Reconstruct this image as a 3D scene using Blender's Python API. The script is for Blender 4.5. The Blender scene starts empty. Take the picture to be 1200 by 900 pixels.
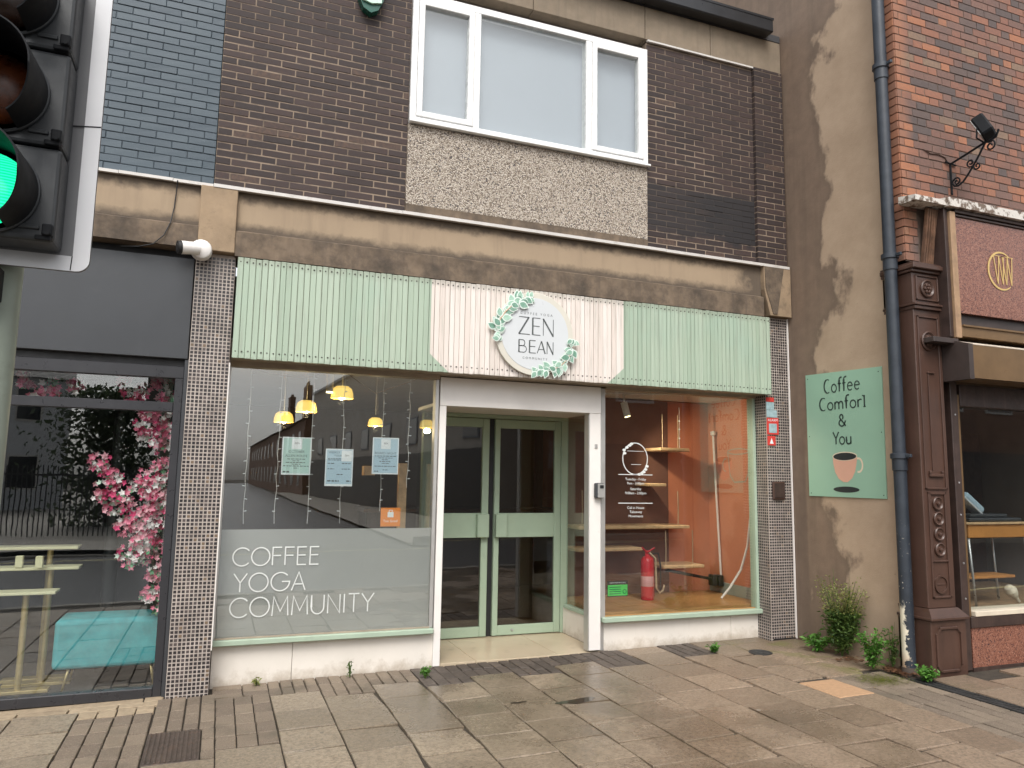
import bpy, bmesh, math, random
from mathutils import Vector, Matrix
random.seed(7)
R = math.radians
S = bpy.context.scene
COL = S.collection
# ------------------------------------------------------------------ camera
cam_d = bpy.data.cameras.new('camera')
cam = bpy.data.objects.new('camera', cam_d)
COL.objects.link(cam)
cam_d.sensor_fit = 'HORIZONTAL'
cam_d.sensor_width = 36.0
cam_d.lens = 26.265
cam_d.clip_start = 0.05
cam_d.clip_end = 1000
_r = Vector((0.93164137, -0.36301139, 0.01634263))
_u = Vector((-0.06029696, -0.11008403, 0.99209162))
_f = Vector((0.3583415, 0.92525901, 0.12444732))
m = Matrix((_r, _u, -_f)).transposed().to_4x4()
m.translation = Vector((0, -6.0754, 1.6))
cam.matrix_world = m
S.camera = cam
# ------------------------------------------------------------------ sky, sun, exposure
SUN_EL, SUN_AZ = R(52), R(200)      # azimuth clockwise from +Y: behind the photographer
W = bpy.data.worlds.new('World')
S.world = W
W.use_nodes = True
wn = W.node_tree
wn.nodes.clear()
sky = wn.nodes.new('ShaderNodeTexSky')
sky.sky_type = 'NISHITA'
sky.sun_disc = False
sky.sun_elevation = SUN_EL
sky.sun_rotation = SUN_AZ
sky.air_density = 1.0
sky.dust_density = 3.0
sky.ozone_density = 1.0
hs = wn.nodes.new('ShaderNodeHueSaturation')
hs.inputs['Saturation'].default_value = 0.16
bg = wn.nodes.new('ShaderNodeBackground')
bg.inputs['Strength'].default_value = 0.15
wo = wn.nodes.new('ShaderNodeOutputWorld')
wn.links.new(sky.outputs[0], hs.inputs['Color'])
wn.links.new(hs.outputs[0], bg.inputs['Color'])
wn.links.new(bg.outputs[0], wo.inputs['Surface'])
sun_d = bpy.data.lights.new('sun', 'SUN')
sun_d.energy = 1.1
sun_d.angle = R(28)
sun_d.color = (1.0, 0.95, 0.88)
sun = bpy.data.objects.new('sun', sun_d)
COL.objects.link(sun)
sd = Vector((math.sin(SUN_AZ) * math.cos(SUN_EL), math.cos(SUN_AZ) * math.cos(SUN_EL), math.sin(SUN_EL)))
sun.rotation_euler = sd.to_track_quat('Z', 'Y').to_euler()
vs = S.view_settings
S.display_settings.display_device = 'sRGB'
vs.view_transform = 'Standard'
vs.look = 'None'
vs.exposure = 0.8
vs.gamma = 1
S.render.engine = 'CYCLES'
cy = S.cycles
cy.use_denoising = True
cy.max_bounces = 8
cy.diffuse_bounces = 4
cy.glossy_bounces = 5
cy.transparent_max_bounces = 24
cy.sample_clamp_indirect = 6
cy.caustics_reflective = False
cy.caustics_refractive = False

# ------------------------------------------------------------------ materials
class NT:
    def __init__(s, name):
        s.m = bpy.data.materials.new(name)
        s.m.use_nodes = True
        s.t = s.m.node_tree
        s.t.nodes.clear()
        s.out = s.n('OutputMaterial')
        s.p = None
    def n(s, typ, **kw):
        nd = s.t.nodes.new('ShaderNode' + typ)
        for k, v in kw.items():
            if k[0] == 'i' and k[1:].isdigit():
                s.set(nd.inputs[int(k[1:])], v)
            elif k in nd.inputs and not hasattr(nd, k):
                s.set(nd.inputs[k], v)
            else:
                setattr(nd, k, v)
        return nd
    def set(s, sock, v):
        if isinstance(v, bpy.types.NodeSocket):
            s.t.links.new(v, sock)
        else:
            if isinstance(v, (tuple, list)) and len(v) == 3 and sock.type == 'RGBA':
                v = (*v, 1)
            sock.default_value = v
    def pos(s):
        if s.p is None:
            s.p = s.n('NewGeometry').outputs['Position']
        return s.p
    def xyz(s):
        return s.n('SeparateXYZ', i0=s.pos()).outputs
    def scaled(s, v):
        return s.n('VectorMath', operation='MULTIPLY', i0=s.pos(), i1=v).outputs[0]
    def noise(s, scale, detail=4, rough=.6, vec=None, fac=True):
        nd = s.n('TexNoise')
        s.set(nd.inputs['Vector'], vec if vec is not None else s.pos())
        nd.inputs['Scale'].default_value = scale
        nd.inputs['Detail'].default_value = detail
        nd.inputs['Roughness'].default_value = rough
        return nd.outputs[0] if fac else nd.outputs[1]
    def mth(s, op, a, b=0.0, c=0.0, clamp=False):
        nd = s.n('Math', operation=op, use_clamp=clamp)
        s.set(nd.inputs[0], a); s.set(nd.inputs[1], b); s.set(nd.inputs[2], c)
        return nd.outputs[0]
    def rng(s, v, lo, hi, a=0.0, b=1.0):
        nd = s.n('MapRange')
        s.set(nd.inputs[0], v)
        for i, q in enumerate((lo, hi, a, b)):
            nd.inputs[i + 1].default_value = q
        return nd.outputs[0]
    def mix(s, f, a, b, mode='MIX'):
        nd = s.n('Mix', data_type='RGBA', blend_type=mode)
        s.set(nd.inputs[0], f); s.set(nd.inputs[6], a); s.set(nd.inputs[7], b)
        return nd.outputs[2]
    def rnd(s):
        a = s.n('ObjectInfo').outputs['Random']
        b = s.n('NewGeometry').outputs['Random Per Island']
        return s.mth('FRACT', s.mth('ADD', a, b))
    def hsv(s, col, v=1.0, sat=1.0, h=.5):
        nd = s.n('HueSaturation')
        s.set(nd.inputs['Hue'], h); s.set(nd.inputs['Saturation'], sat); s.set(nd.inputs['Value'], v)
        s.set(nd.inputs['Color'], col)
        return nd.outputs[0]
    def bump(s, h, strength=.5, dist=.004, nrm=None):
        nd = s.n('Bump')
        s.set(nd.inputs['Height'], h)
        nd.inputs['Strength'].default_value = strength
        nd.inputs['Distance'].default_value = dist
        if nrm is not None:
            s.set(nd.inputs['Normal'], nrm)
        return nd.outputs[0]
    def done(s, col, rough=.7, nrm=None, metal=0.0, spec=.5, coat=0.0, em=None, ems=0.0, trans=0.0):
        b = s.n('BsdfPrincipled')
        s.set(b.inputs['Base Color'], col)
        s.set(b.inputs['Roughness'], rough)
        s.set(b.inputs['Metallic'], metal)
        s.set(b.inputs['Specular IOR Level'], spec)
        s.set(b.inputs['Coat Weight'], coat)
        if nrm is not None:
            s.set(b.inputs['Normal'], nrm)
        if em is not None:
            s.set(b.inputs['Emission Color'], em)
            b.inputs['Emission Strength'].default_value = ems
        s.t.links.new(b.outputs[0], s.out.inputs[0])
        return s.m

def plain(name, col, rough=.6, var=.12, scale=6, bump=0.0, bs=80, metal=0.0, spec=.5, rv=0.0, dirt=None, ds=4, dlo=.55, dhi=.75, damt=.8, coat=0.0, streak=None, rvar=.08):
    """noise-varied paint / stone / metal; dirt = colour of blotches, streak = colour of vertical runs"""
    t = NT(name)
    f = t.rng(t.noise(scale, 5), .3, .7)
    c = t.mix(f, tuple(q * (1 - var) for q in col), tuple(min(1, q * (1 + var)) for q in col))
    if dirt:
        c = t.mix(t.mth('MULTIPLY', t.rng(t.noise(ds, 8, .65), dlo, dhi), damt), c, dirt)
    if streak:
        k = t.noise(1.0, 6, .6, t.scaled((14, 14, .8)))
        c = t.mix(t.mth('MULTIPLY', t.rng(k, .5, .75), .75), c, streak)
    if rv:
        c = t.hsv(c, t.rng(t.rnd(), 0, 1, 1 - rv, 1 + rv))
    nrm = None
    if bump:
        nrm = t.bump(t.noise(bs, 4), bump, .003)
    r = t.rng(t.noise(scale * 2.3, 4), .3, .7, max(.02, rough - rvar), min(1, rough + rvar))
    return t.done(c, r, nrm, metal, spec, coat)

MT = {}
def build_materials():
    g = MT
    # --- bricks
    t = NT('brown_brick')
    r = t.rnd()
    n = t.noise(30, 6)
    c = t.mix(t.rng(r, .2, .8), (.027, .017, .0155), (.055, .032, .027))
    c = t.mix(t.rng(r, .95, .97), c, (.10, .06, .042))
    c = t.mix(t.rng(n, .35, .75), c, (.036, .026, .026))
    k = t.rng(t.noise(1.6, 6), .56, .72)
    c = t.mix(t.mth('MULTIPLY', k, .6), c, (.03, .025, .024))
    # black bitumen patch low on the right panel
    x, y, z = t.xyz()
    e = t.mth('MULTIPLY', t.noise(3, 6), .5)
    px = t.rng(t.mth('ADD', x, e), 4.45, 4.75, .72, 1)
    px = t.mth('MULTIPLY', px, t.rng(x, 3.7, 3.71))
    pz = t.rng(t.mth('ADD', z, t.mth('MULTIPLY', e, .25)), 4.58, 4.54)
    pz2 = t.rng(t.mth('ADD', z, e), 4.23, 4.29)
    pk = t.mth('MULTIPLY', t.mth('MULTIPLY', px, pz), pz2)
    px2 = t.rng(x, 5.02, 5.03, 1, 0)
    pk = t.mth('MULTIPLY', pk, px2)
    c = t.mix(t.mth('MULTIPLY', pk, .9), c, (.017, .016, .018))
    g['brown_brick'] = t.done(c, .75, t.bump(t.noise(120, 4), .5, .002))
    t = NT('beige_mortar')
    x, y, z = t.xyz()
    e = t.mth('MULTIPLY', t.noise(3, 6), .5)
    pk = t.mth('MULTIPLY', t.mth('MULTIPLY', t.rng(t.mth('ADD', x, e), 4.45, 4.75, .8, 1), t.rng(x, 3.7, 3.71)), t.mth('MULTIPLY', t.rng(t.mth('ADD', z, t.mth('MULTIPLY', e, .25)), 4.58, 4.54), t.rng(t.mth('ADD', z, e), 4.23, 4.29)))
    pk = t.mth('MULTIPLY', pk, t.rng(x, 5.02, 5.03, 1, 0))
    c = t.mix(t.rng(t.noise(4, 8, .68), .44, .66), (.275, .21, .155), (.095, .072, .056))
    c = t.mix(t.mth('MULTIPLY', pk, .93), c, (.017, .016, .018))
    g['beige_mortar'] = t.done(c, .9, t.bump(t.noise(200, 3), .6, .002))
    t = NT('blue_brick')
    c = t.mix(t.rng(t.rnd(), 0, 1), (.047, .069, .088), (.066, .092, .112))
    c = t.mix(t.rng(t.noise(5, 7), .5, .75), c, (.06, .082, .105))
    c = t.mix(t.rng(t.noise(90, 5), .62, .75), c, (.13, .16, .185))
    g['blue_brick'] = t.done(c, .55, t.bump(t.noise(110, 4), .5, .002))
    g['blue_mortar'] = plain('blue_mortar', (.028, .04, .052), .7, bump=.4, bs=150)
    t = NT('red_brick')
    r = t.rnd()
    cr = t.n('ValToRGB')
    cr.color_ramp.interpolation = 'CONSTANT'
    els = [(0, (.25, .115, .078)), (.2, (.19, .105, .082)), (.40, (.115, .085, .078)), (.52, (.30, .13, .08)), (.64, (.21, .115, .088)), (.78, (.14, .095, .082)), (.88, (.38, .155, .08)), (.96, (.24, .155, .105))]
    cr.color_ramp.elements[0].color = (*els[0][1], 1)
    cr.color_ramp.elements[1].position = els[1][0]; cr.color_ramp.elements[1].color = (*els[1][1], 1)
    for p, q in els[2:]:
        e = cr.color_ramp.elements.new(p); e.color = (*q, 1)
    t.set(cr.inputs[0], r)
    c = cr.outputs[0]
    c = t.mix(t.rng(t.noise(40, 6), .35, .7), c, t.hsv(c, .72, .9))
    x, y, z = t.xyz()
    left = t.rng(t.mth('ADD', x, t.mth('MULTIPLY', t.noise(2, 3), .25)), 5.60, 5.72, 1, 0)
    c = t.mix(t.mth('MULTIPLY', left, .55), c, (.40, .17, .09))
    soot = t.rng(t.noise(1.3, 6), .5, .7)
    c = t.mix(t.mth('MULTIPLY', soot, .55), c, (.10, .08, .075))
    g['red_brick'] = t.done(c, .8, t.bump(t.noise(110, 4), .6, .002))
    g['dark_mortar'] = plain('dark_mortar', (.125, .088, .068), .9, .3, 8, .5, 160, dirt=(.30, .23, .18), ds=2.5)
    # --- renders, concrete
    t = NT('stained_render')
    x, y, z = t.xyz()
    v = t.scaled((1, 1, .75))
    n1 = t.noise(1.35, 9, .55, v)
    n2 = t.noise(7, 8, .6)
    b = t.mth('ADD', y, t.mth('MULTIPLY', t.mth('SUBTRACT', n1, .5), 2.1))
    b = t.mth('ADD', b, t.mth('MULTIPLY', t.mth('SUBTRACT', n2, .5), .13))
    dry = t.rng(b, -.60, -.70)
    c = t.mix(t.rng(n2, .3, .7), (.235, .168, .12), (.185, .13, .095))
    run = t.noise(1.0, 6, .6, t.scaled((9, 9, .55)))
    c = t.mix(t.rng(run, .45, .75, 0, .55), c, (.135, .10, .072))
    edge = t.mth('MULTIPLY', t.rng(b, -.50, -.60), t.rng(b, -.70, -.60))
    c = t.mix(t.mth('MULTIPLY', edge, .3), c, (.12, .09, .065))
    lt = t.mix(t.rng(t.noise(3, 7), .35, .7), (.485, .365, .26), (.40, .295, .205))
    c = t.mix(t.mth('MULTIPLY', dry, .92), c, lt)
    low = t.rng(t.mth('ADD', z, t.mth('MULTIPLY', n1, .8)), .1, 1.1, .6, 0)
    c = t.mix(low, c, (.15, .115, .085))
    c = t.mix(t.mth('MULTIPLY', t.rng(t.noise(14, 8, .7), .66, .72), .5), c, (.11, .09, .065))
    g['stained_render'] = t.done(c, t.rng(dry, 0, 1, .72, .92), t.bump(t.noise(90, 5), .45, .003, t.bump(t.noise(6, 4), .25, .02)))
    t = NT('beam_render')
    x, y, z = t.xyz()
    n = t.noise(9, 8, .65)
    c = t.mix(t.rng(t.noise(2.2, 6), .3, .7), (.37, .28, .188), (.315, .236, .16))
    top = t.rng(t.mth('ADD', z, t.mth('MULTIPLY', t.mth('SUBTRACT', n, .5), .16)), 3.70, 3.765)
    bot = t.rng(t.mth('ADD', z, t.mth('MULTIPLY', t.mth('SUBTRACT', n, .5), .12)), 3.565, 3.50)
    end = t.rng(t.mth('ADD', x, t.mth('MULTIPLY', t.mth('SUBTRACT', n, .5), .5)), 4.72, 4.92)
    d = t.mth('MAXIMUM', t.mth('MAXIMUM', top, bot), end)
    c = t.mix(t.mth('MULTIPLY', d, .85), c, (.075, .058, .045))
    c = t.mix(t.rng(t.noise(1.0, 6, .6, t.scaled((10, 10, 1.0))), .52, .8, 0, .5), c, (.2, .15, .105))
    g['beam_render'] = t.done(c, .88, t.bump(t.noise(120, 4), .4, .003))
    g['beam_ledge'] = plain('beam_ledge', (.165, .122, .085), .9, .3, 7, .8, 60, dirt=(.05, .04, .032), ds=4.5, dlo=.44, dhi=.66, streak=(.09, .07, .055))
    g['corbel_render'] = plain('corbel_render', (.31, .225, .145), .9, .22, 5, .5, 90, dirt=(.13, .10, .07), ds=7)
    g['lintel_concrete'] = plain('lintel_concrete', (.225, .178, .128), .9, .14, 6, .4, 90, streak=(.17, .135, .10))
    t = NT('pebbledash')
    vo = t.n('TexVoronoi', Scale=95.0)
    t.set(vo.inputs['Vector'], t.pos())
    cc = t.n('SeparateColor', i0=vo.outputs['Color']).outputs[0]
    c = t.mix(cc, (.36, .30, .235), (.68, .61, .53))
    c = t.mix(t.rng(vo.outputs['Distance'], .45, .75), c, (.15, .118, .09))
    c = t.mix(t.rng(cc, .92, .95), c, (.10, .09, .09))
    g['pebbledash'] = t.done(c, .85, t.bump(t.rng(vo.outputs['Distance'], .7, 0), 1.0, .006))
    # --- mosaic
    t = NT('mosaic_tile')
    c = t.mix(t.rng(t.rnd(), .0, .9), (.018, .015, .016), (.045, .036, .036))
    c = t.mix(t.rng(t.rnd(), .80, .86), c, (.085, .068, .064))
    c = t.mix(t.rng(t.rnd(), .972, .976), c, (.17, .12, .08))
    c = t.mix(t.rng(t.noise(5, 6, .65), .56, .7, 0, .5), c, (.10, .085, .075))
    g['mosaic_tile'] = t.done(c, .35)
    g['grout'] = plain('grout', (.50, .44, .395), .9, .2, 6, .2, 150, dirt=(.22, .18, .15), ds=4, dlo=.48)
    # --- paints
    t = NT('plank_paint')
    x, y, z = t.xyz()
    zz = t.mth('MULTIPLY', t.mth('MAXIMUM', t.mth('SUBTRACT', 2.62, z), 0), 1.15)
    a = t.mth('GREATER_THAN', x, t.mth('ADD', 1.585, zz))
    b = t.mth('LESS_THAN', x, t.mth('SUBTRACT', 3.435, zz))
    w = t.mth('MULTIPLY', a, b)
    rr = t.rnd()
    gr = t.mix(t.rng(rr, 0, 1), (.345, .435, .335), (.42, .505, .40))
    gr = t.mix(t.mth('MULTIPLY', t.rng(t.noise(1.2, 3), .55, .75), .5), gr, (.33, .47, .385))
    wh = t.mix(t.rng(rr, 0, 1), (.70, .62, .56), (.80, .73, .68))
    c = t.mix(w, gr, wh)
    st = t.noise(1.0, 7, .6, t.scaled((40, 40, 2.2)))
    c = t.mix(t.mth('MULTIPLY', t.rng(st, .5, .78), .5), c, (.25, .26, .21))
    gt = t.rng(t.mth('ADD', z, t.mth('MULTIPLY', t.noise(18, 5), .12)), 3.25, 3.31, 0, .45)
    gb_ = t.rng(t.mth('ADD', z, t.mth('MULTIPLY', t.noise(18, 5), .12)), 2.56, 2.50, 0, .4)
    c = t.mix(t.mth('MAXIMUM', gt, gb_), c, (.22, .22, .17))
    ch = t.rng(t.noise(55, 5, .6), .745, .76)
    c = t.mix(t.mth('MULTIPLY', ch, .8), c, (.06, .06, .05))
    g['plank_paint'] = t.done(c, .5, t.bump(t.noise(1.0, 6, .6, t.scaled((130, 130, 6))), .35, .002))
    g['white_paint'] = plain('white_paint', (.80, .765, .725), .45, .04, 4, .15, 30, dirt=(.50, .45, .38), ds=5, dlo=.66, dhi=.82, damt=.5)
    t = NT('riser_paint')
    x, y, z = t.xyz()
    n = t.noise(11, 8, .68)
    c = t.mix(t.rng(t.noise(3, 5), .3, .7), (.78, .73, .665), (.70, .655, .59))
    d = t.rng(t.mth('ADD', t.mth('SUBTRACT', z, t.mth('MULTIPLY', x, .014)), t.mth('MULTIPLY', t.mth('SUBTRACT', n, .5), -.3)), -.02, .09, .7, 0)
    c = t.mix(d, c, (.40, .33, .25))
    c = t.mix(t.rng(t.noise(30, 6, .7), .75, .77, 0, .8), c, (.20, .17, .14))
    vr = t.noise(1.0, 6, .6, t.scaled((26, 26, 1.6)))
    c = t.mix(t.rng(vr, .66, .84, 0, .3), c, (.42, .36, .29))
    g['riser_paint'] = t.done(c, .55, t.bump(t.noise(50, 4), .2, .002))
    g['green_frame'] = plain('green_frame', (.38, .475, .37), .4, .07, 5, .1, 50, dirt=(.25, .29, .22), ds=6, damt=.5)
    g['door_green'] = plain('door_green', (.34, .43, .32), .38, .06, 5, .05, 50, dirt=(.22, .27, .2), ds=5, damt=.4)
    g['aluminium'] = plain('aluminium', (.55, .54, .52), .4, .06, 5, metal=.6)
    g['upvc'] = plain('upvc', (.84, .84, .83), .28, .02, 3, dirt=(.62, .60, .56), ds=3, damt=.35)
    g['flashing_white'] = plain('flashing_white', (.60, .57, .54), .5, .1, 5, dirt=(.3, .27, .23), ds=5, dlo=.56)
    g['gutter_black'] = plain('gutter_black', (.022, .023, .026), .35, .2)
    g['charcoal'] = plain('charcoal', (.042, .045, .05), .38, .08, 3, .05, 40, dirt=(.06, .062, .065), ds=2)
    g['charcoal_frame'] = plain('charcoal_frame', (.030, .030, .034), .32, .1)
    g['blackish'] = plain('blackish', (.012, .012, .013), .6)
    g['nail'] = plain('nail', (.05, .045, .035), .6)
    g['sill_beige'] = plain('sill_beige', (.36, .30, .23), .6, .2, 5, dirt=(.2, .16, .12), ds=4)
    # --- glass
    def glass(name, f0, tint, rough=0.0):
        t = NT(name)
        ge = t.n('NewGeometry')
        d = t.mth('ABSOLUTE', t.n('VectorMath', operation='DOT_PRODUCT', i0=ge.outputs['Normal'], i1=ge.outputs['Incoming']).outputs['Value'])
        k = t.mth('POWER', t.mth('SUBTRACT', 1.0, d, clamp=True), 5.0)
        f = t.mth('ADD', f0, t.mth('MULTIPLY', k, 1 - f0))
        a = t.n('BsdfTransparent', i0=tint)
        b = t.n('BsdfGlossy', i0=(1, 1, 1))
        b.inputs['Roughness'].default_value = rough
        # float glass is never quite flat
        t.set(b.inputs['Normal'], t.bump(t.noise(2.2, 2), .02, .02))
        mx = t.n('MixShader', i0=f, i1=a.outputs[0], i2=b.outputs[0])
        t.t.links.new(mx.outputs[0], t.out.inputs[0])
        return t.m
    g['glass'] = glass('window_glass', .10, (.93, .95, .94))
    g['puddle'] = plain('puddle', (.05, .04, .028), .06, .2, 5, rvar=.02)
    g['dark_glass'] = glass('tinted_glass', .085, (.62, .62, .60))
    t = NT('frost_film')
    x, y, z = t.xyz()
    c = t.mix(t.rng(t.noise(1.5, 5), .3, .7), (.37, .365, .35), (.42, .41, .395))
    g['frost_film'] = t.done(c, .5)
    # --- ground
    t = NT('paving_slab')
    rr = t.rnd()
    x, y, z = t.xyz()
    c = t.mix(t.rng(rr, 0, 1), (.235, .188, .132), (.365, .295, .212))
    warm = t.rng(t.mth('ADD', x, t.mth('MULTIPLY', y, -.45)), 2.2, 4.2)
    c = t.mix(t.mth('MULTIPLY', warm, .8), c, t.mix(t.rng(rr, 0, 1), (.225, .158, .11), (.345, .25, .178)))
    c = t.mix(t.rng(t.noise(42, 9, .8), .42, .62, 0, .8), c, (.095, .072, .052))
    c = t.mix(t.rng(t.noise(7, 8, .75), .54, .68, 0, .3), c, (.36, .29, .215))
    c = t.mix(t.rng(t.noise(95, 5, .8), .58, .66, 0, .8), c, (.44, .36, .28))
    damp = t.rng(t.noise(.95, 6, .55), .44, .60)
    patch = t.rng(t.mth('ADD', x, t.mth('MULTIPLY', y, .3)), .55, 1.5)
    right = t.rng(t.mth('ADD', x, t.mth('MULTIPLY', y, .5)), 3.1, 2.5)
    damp = t.mth('MULTIPLY', damp, t.mth('ADD', .22, t.mth('MULTIPLY', t.mth('MULTIPLY', patch, right), .78)))
    back = t.rng(t.mth('ADD', y, t.mth('MULTIPLY', t.noise(3, 6), .7)), .0, .45)
    back = t.mth('MULTIPLY', back, t.rng(x, 3.9, 4.6))
    c = t.mix(t.mth('MULTIPLY', damp, .62), c, (.092, .068, .042))
    c = t.mix(t.mth('MULTIPLY', back, .6), c, (.10, .08, .052))
    vo = t.n('TexVoronoi', Scale=4.2)
    t.set(vo.inputs['Vector'], t.pos())
    cr_ = t.n('SeparateColor', i0=vo.outputs['Color']).outputs
    spot = t.mth('MULTIPLY', t.rng(t.mth('ADD', vo.outputs['Distance'], t.mth('MULTIPLY', t.noise(40, 3), .05)), .10, .075), t.mth('GREATER_THAN', cr_[0], .72))
    c = t.mix(t.mth('MULTIPLY', spot, .6), c, t.mix(t.mth('GREATER_THAN', cr_[1], .7), (.06, .05, .042), (.40, .36, .31)))
    moss = t.mth('MULTIPLY', t.rng(t.noise(4, 8, .65), .5, .62), t.mth('MULTIPLY', t.rng(x, 4.5, 5.0), t.rng(y, -2.0, -1.35)))
    c = t.mix(t.mth('MULTIPLY', moss, .6), c, (.13, .14, .03))
    rgh = t.mth('ADD', t.rng(damp, 0, .7, .46, .10), t.rng(t.noise(60, 6, .7), .3, .7, -.08, .12))
    hb = t.noise(150, 5, .7)
    g['paving_slab'] = t.done(c, rgh, t.bump(hb, .5, .003, t.bump(t.noise(9, 4), .15, .012)), spec=.5)
    t = NT('paver')
    rr = t.rnd()
    c = t.mix(t.rng(rr, 0, 1), (.15, .115, .085), (.23, .18, .13))
    c = t.mix(t.rng(t.noise(140, 5, .7), .5, .68, 0, .75), c, (.36, .30, .24))
    c = t.mix(t.rng(t.noise(90, 5, .7), .55, .7, 0, .6), c, (.08, .065, .05))
    c = t.mix(t.rng(t.noise(2.5, 6), .5, .68, 0, .6), c, (.10, .085, .06))
    g['paver'] = t.done(c, .7, t.bump(t.noise(160, 5, .7), .9, .004))
    g['dark_paver'] = plain('dark_paver', (.085, .068, .056), .7, .3, 40, .8, 150, rv=.2, dirt=(.20, .17, .14), ds=120, dlo=.6, dhi=.72)
    g['light_paver'] = plain('light_paver', (.34, .265, .18), .75, .15, 20, .5, 140, rv=.12, dirt=(.2, .15, .1), ds=12)
    g['pink_slab'] = plain('pink_slab', (.42, .26, .15), .75, .12, 30, .4, 150)
    g['joint_soil'] = plain('joint_soil', (.045, .036, .026), .95, .4, 20, .8, 90)
    g['asphalt'] = plain('asphalt', (.075, .076, .08), .32, .25, 30, .5, 160, dirt=(.05, .05, .053), ds=1.2, rvar=.14)
    g['kerb'] = plain('kerb', (.27, .25, .22), .7, .15, 12, .4, 100, rv=.1)
    g['road_paint'] = plain('road_paint', (.62, .56, .30), .6, .15, 10)
    t = NT('threshold_tile')
    c = t.mix(t.rng(t.noise(4, 6), .3, .7), (.46, .38, .265), (.52, .43, .31))
    c = t.mix(t.rng(t.noise(7, 7), .58, .75, 0, .6), c, (.27, .21, .14))
    g['threshold_tile'] = t.done(c, .3)
    g['cast_iron'] = plain('cast_iron', (.075, .056, .045), .6, .25, 12, .3, 90, dirt=(.16, .10, .07), ds=8)
    g['drain_iron'] = plain('drain_iron', (.03, .03, .03), .55, .3, 12, .4, 90)
    # --- right building
    t = NT('brown_gloss')
    c = t.mix(t.rng(t.noise(3, 6), .3, .7), (.062, .033, .024), (.088, .047, .034))
    c = t.mix(t.rng(t.noise(16, 7, .7), .68, .74, 0, .6), c, (.15, .10, .08))
    c = t.mix(t.rng(t.noise(1.0, 6, .6, t.scaled((18, 18, 1.2))), .52, .8, 0, .55), c, (.035, .021, .017))
    g['brown_gloss'] = t.done(c, .36, t.bump(t.noise(25, 5), .25, .004))
    g['dark_timber'] = plain('dark_timber', (.045, .027, .022), .5, .3, 10, .3, 60, streak=(.09, .06, .045))
    g['pale_timber'] = plain('pale_timber', (.34, .215, .125), .6, .2, 12, .2, 80, dirt=(.15, .1, .07), ds=7)
    g['rotten_timber'] = plain('rotten_timber', (.16, .085, .05), .85, .4, 14, 1.0, 50, streak=(.05, .035, .03))
    t = NT('red_granite')
    vo = t.n('TexVoronoi', Scale=130.0)
    t.set(vo.inputs['Vector'], t.pos())
    cc = t.n('SeparateColor', i0=vo.outputs['Color']).outputs[0]
    c = t.mix(cc, (.155, .055, .036), (.40, .195, .135))
    c = t.mix(t.rng(cc, .80, .83), c, (.06, .03, .03))
    c = t.mix(t.rng(t.noise(30, 6, .7), .4, .65, 0, .6), c, (.19, .075, .05))
    g['red_granite'] = t.done(c, .22)
    g['bronze'] = plain('bronze', (.19, .115, .055), .35, .15, 4, metal=.35)
    g['awning_cream'] = plain('awning_cream', (.62, .54, .44), .5, .1)
    g['awning_dark'] = plain('awning_dark', (.05, .036, .032), .45, .2)
    g['gold'] = plain('gold', (.75, .52, .20), .35, .08, metal=.55)
    g['cream_sill'] = plain('cream_sill', (.66, .58, .46), .5, .1)
    t = NT('peeling_white')
    c = t.mix(t.rng(t.noise(13, 8, .7), .5, .56), (.62, .58, .53), (.16, .115, .085))
    g['peeling_white'] = t.done(c, .7, t.bump(t.noise(40, 5), .6, .006))
    t = NT('downpipe_paint')
    x, y, z = t.xyz()
    nz = t.noise(16, 7, .65)
    side = t.rng(t.mth('ADD', y, t.mth('MULTIPLY', t.mth('SUBTRACT', nz, .5), .13)), -1.379, -1.371)
    h = t.rng(t.mth('ADD', z, t.mth('MULTIPLY', nz, .3)), .80, .74)
    pk = t.mth('MULTIPLY', side, h)
    sp = t.mth('MULTIPLY', t.rng(t.noise(50, 4), .66, .69), t.rng(z, 1.35, .9))
    pk = t.mth('MAXIMUM', pk, sp)
    c = t.mix(t.rng(t.noise(8, 6), .3, .7), (.018, .024, .033), (.034, .042, .055))
    c = t.mix(pk, c, t.mix(t.rng(z, .25, .08), (.72, .66, .52), (.38, .20, .10)))
    g['downpipe_paint'] = t.done(c, .45, t.bump(t.noise(30, 5), .3, .004))
    # --- sign stuff
    g['sign_green'] = plain('sign_green', (.30, .49, .365), .4, .04, 2, dirt=(.29, .48, .365), ds=2, damt=.5)
    g['sign_dark'] = plain('sign_dark', (.03, .05, .042), .5)
    g['ink'] = plain('ink', (.02, .025, .025), .5)
    g['cup_pink'] = plain('cup_pink', (.70, .40, .29), .5, .03)
    g['cup_rim'] = plain('cup_rim', (.74, .63, .47), .5, .03)
    g['logo_white'] = plain('logo_white', (.62, .645, .66), .35, .02)
    g['logo_rim'] = plain('logo_rim', (.64, .61, .53), .35, .03)
    g['logo_side'] = plain('logo_side', (.30, .28, .25), .5)
    g['logo_text'] = plain('logo_text', (.09, .10, .10), .4)
    g['leaf_white'] = plain('leaf_white', (.70, .78, .72), .4)
    t = NT('leaf_print')
    c = t.mix(t.rng(t.rnd(), 0, 1), (.10, .235, .165), (.30, .48, .37))
    c = t.mix(t.rng(t.noise(35, 5), .35, .7), c, t.hsv(c, 1.5, .8))
    g['leaf_print'] = t.done(c, .4)
    g['twig_tan'] = plain('twig_tan', (.55, .38, .26), .5)
    g['letter_white'] = plain('letter_white', (.68, .70, .68), .5, .03)
    g['decal_white'] = plain('decal_white', (.72, .74, .72), .5, .03)
    g['paper_mint'] = plain('paper_mint', (.44, .62, .58), .6, .05)
    g['paper_blue'] = plain('paper_blue', (.42, .56, .66), .6, .05)
    g['paper_white'] = plain('paper_white', (.78, .80, .82), .6, .02)
    g['orange'] = plain('orange', (.80, .24, .03), .45, .03)
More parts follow.
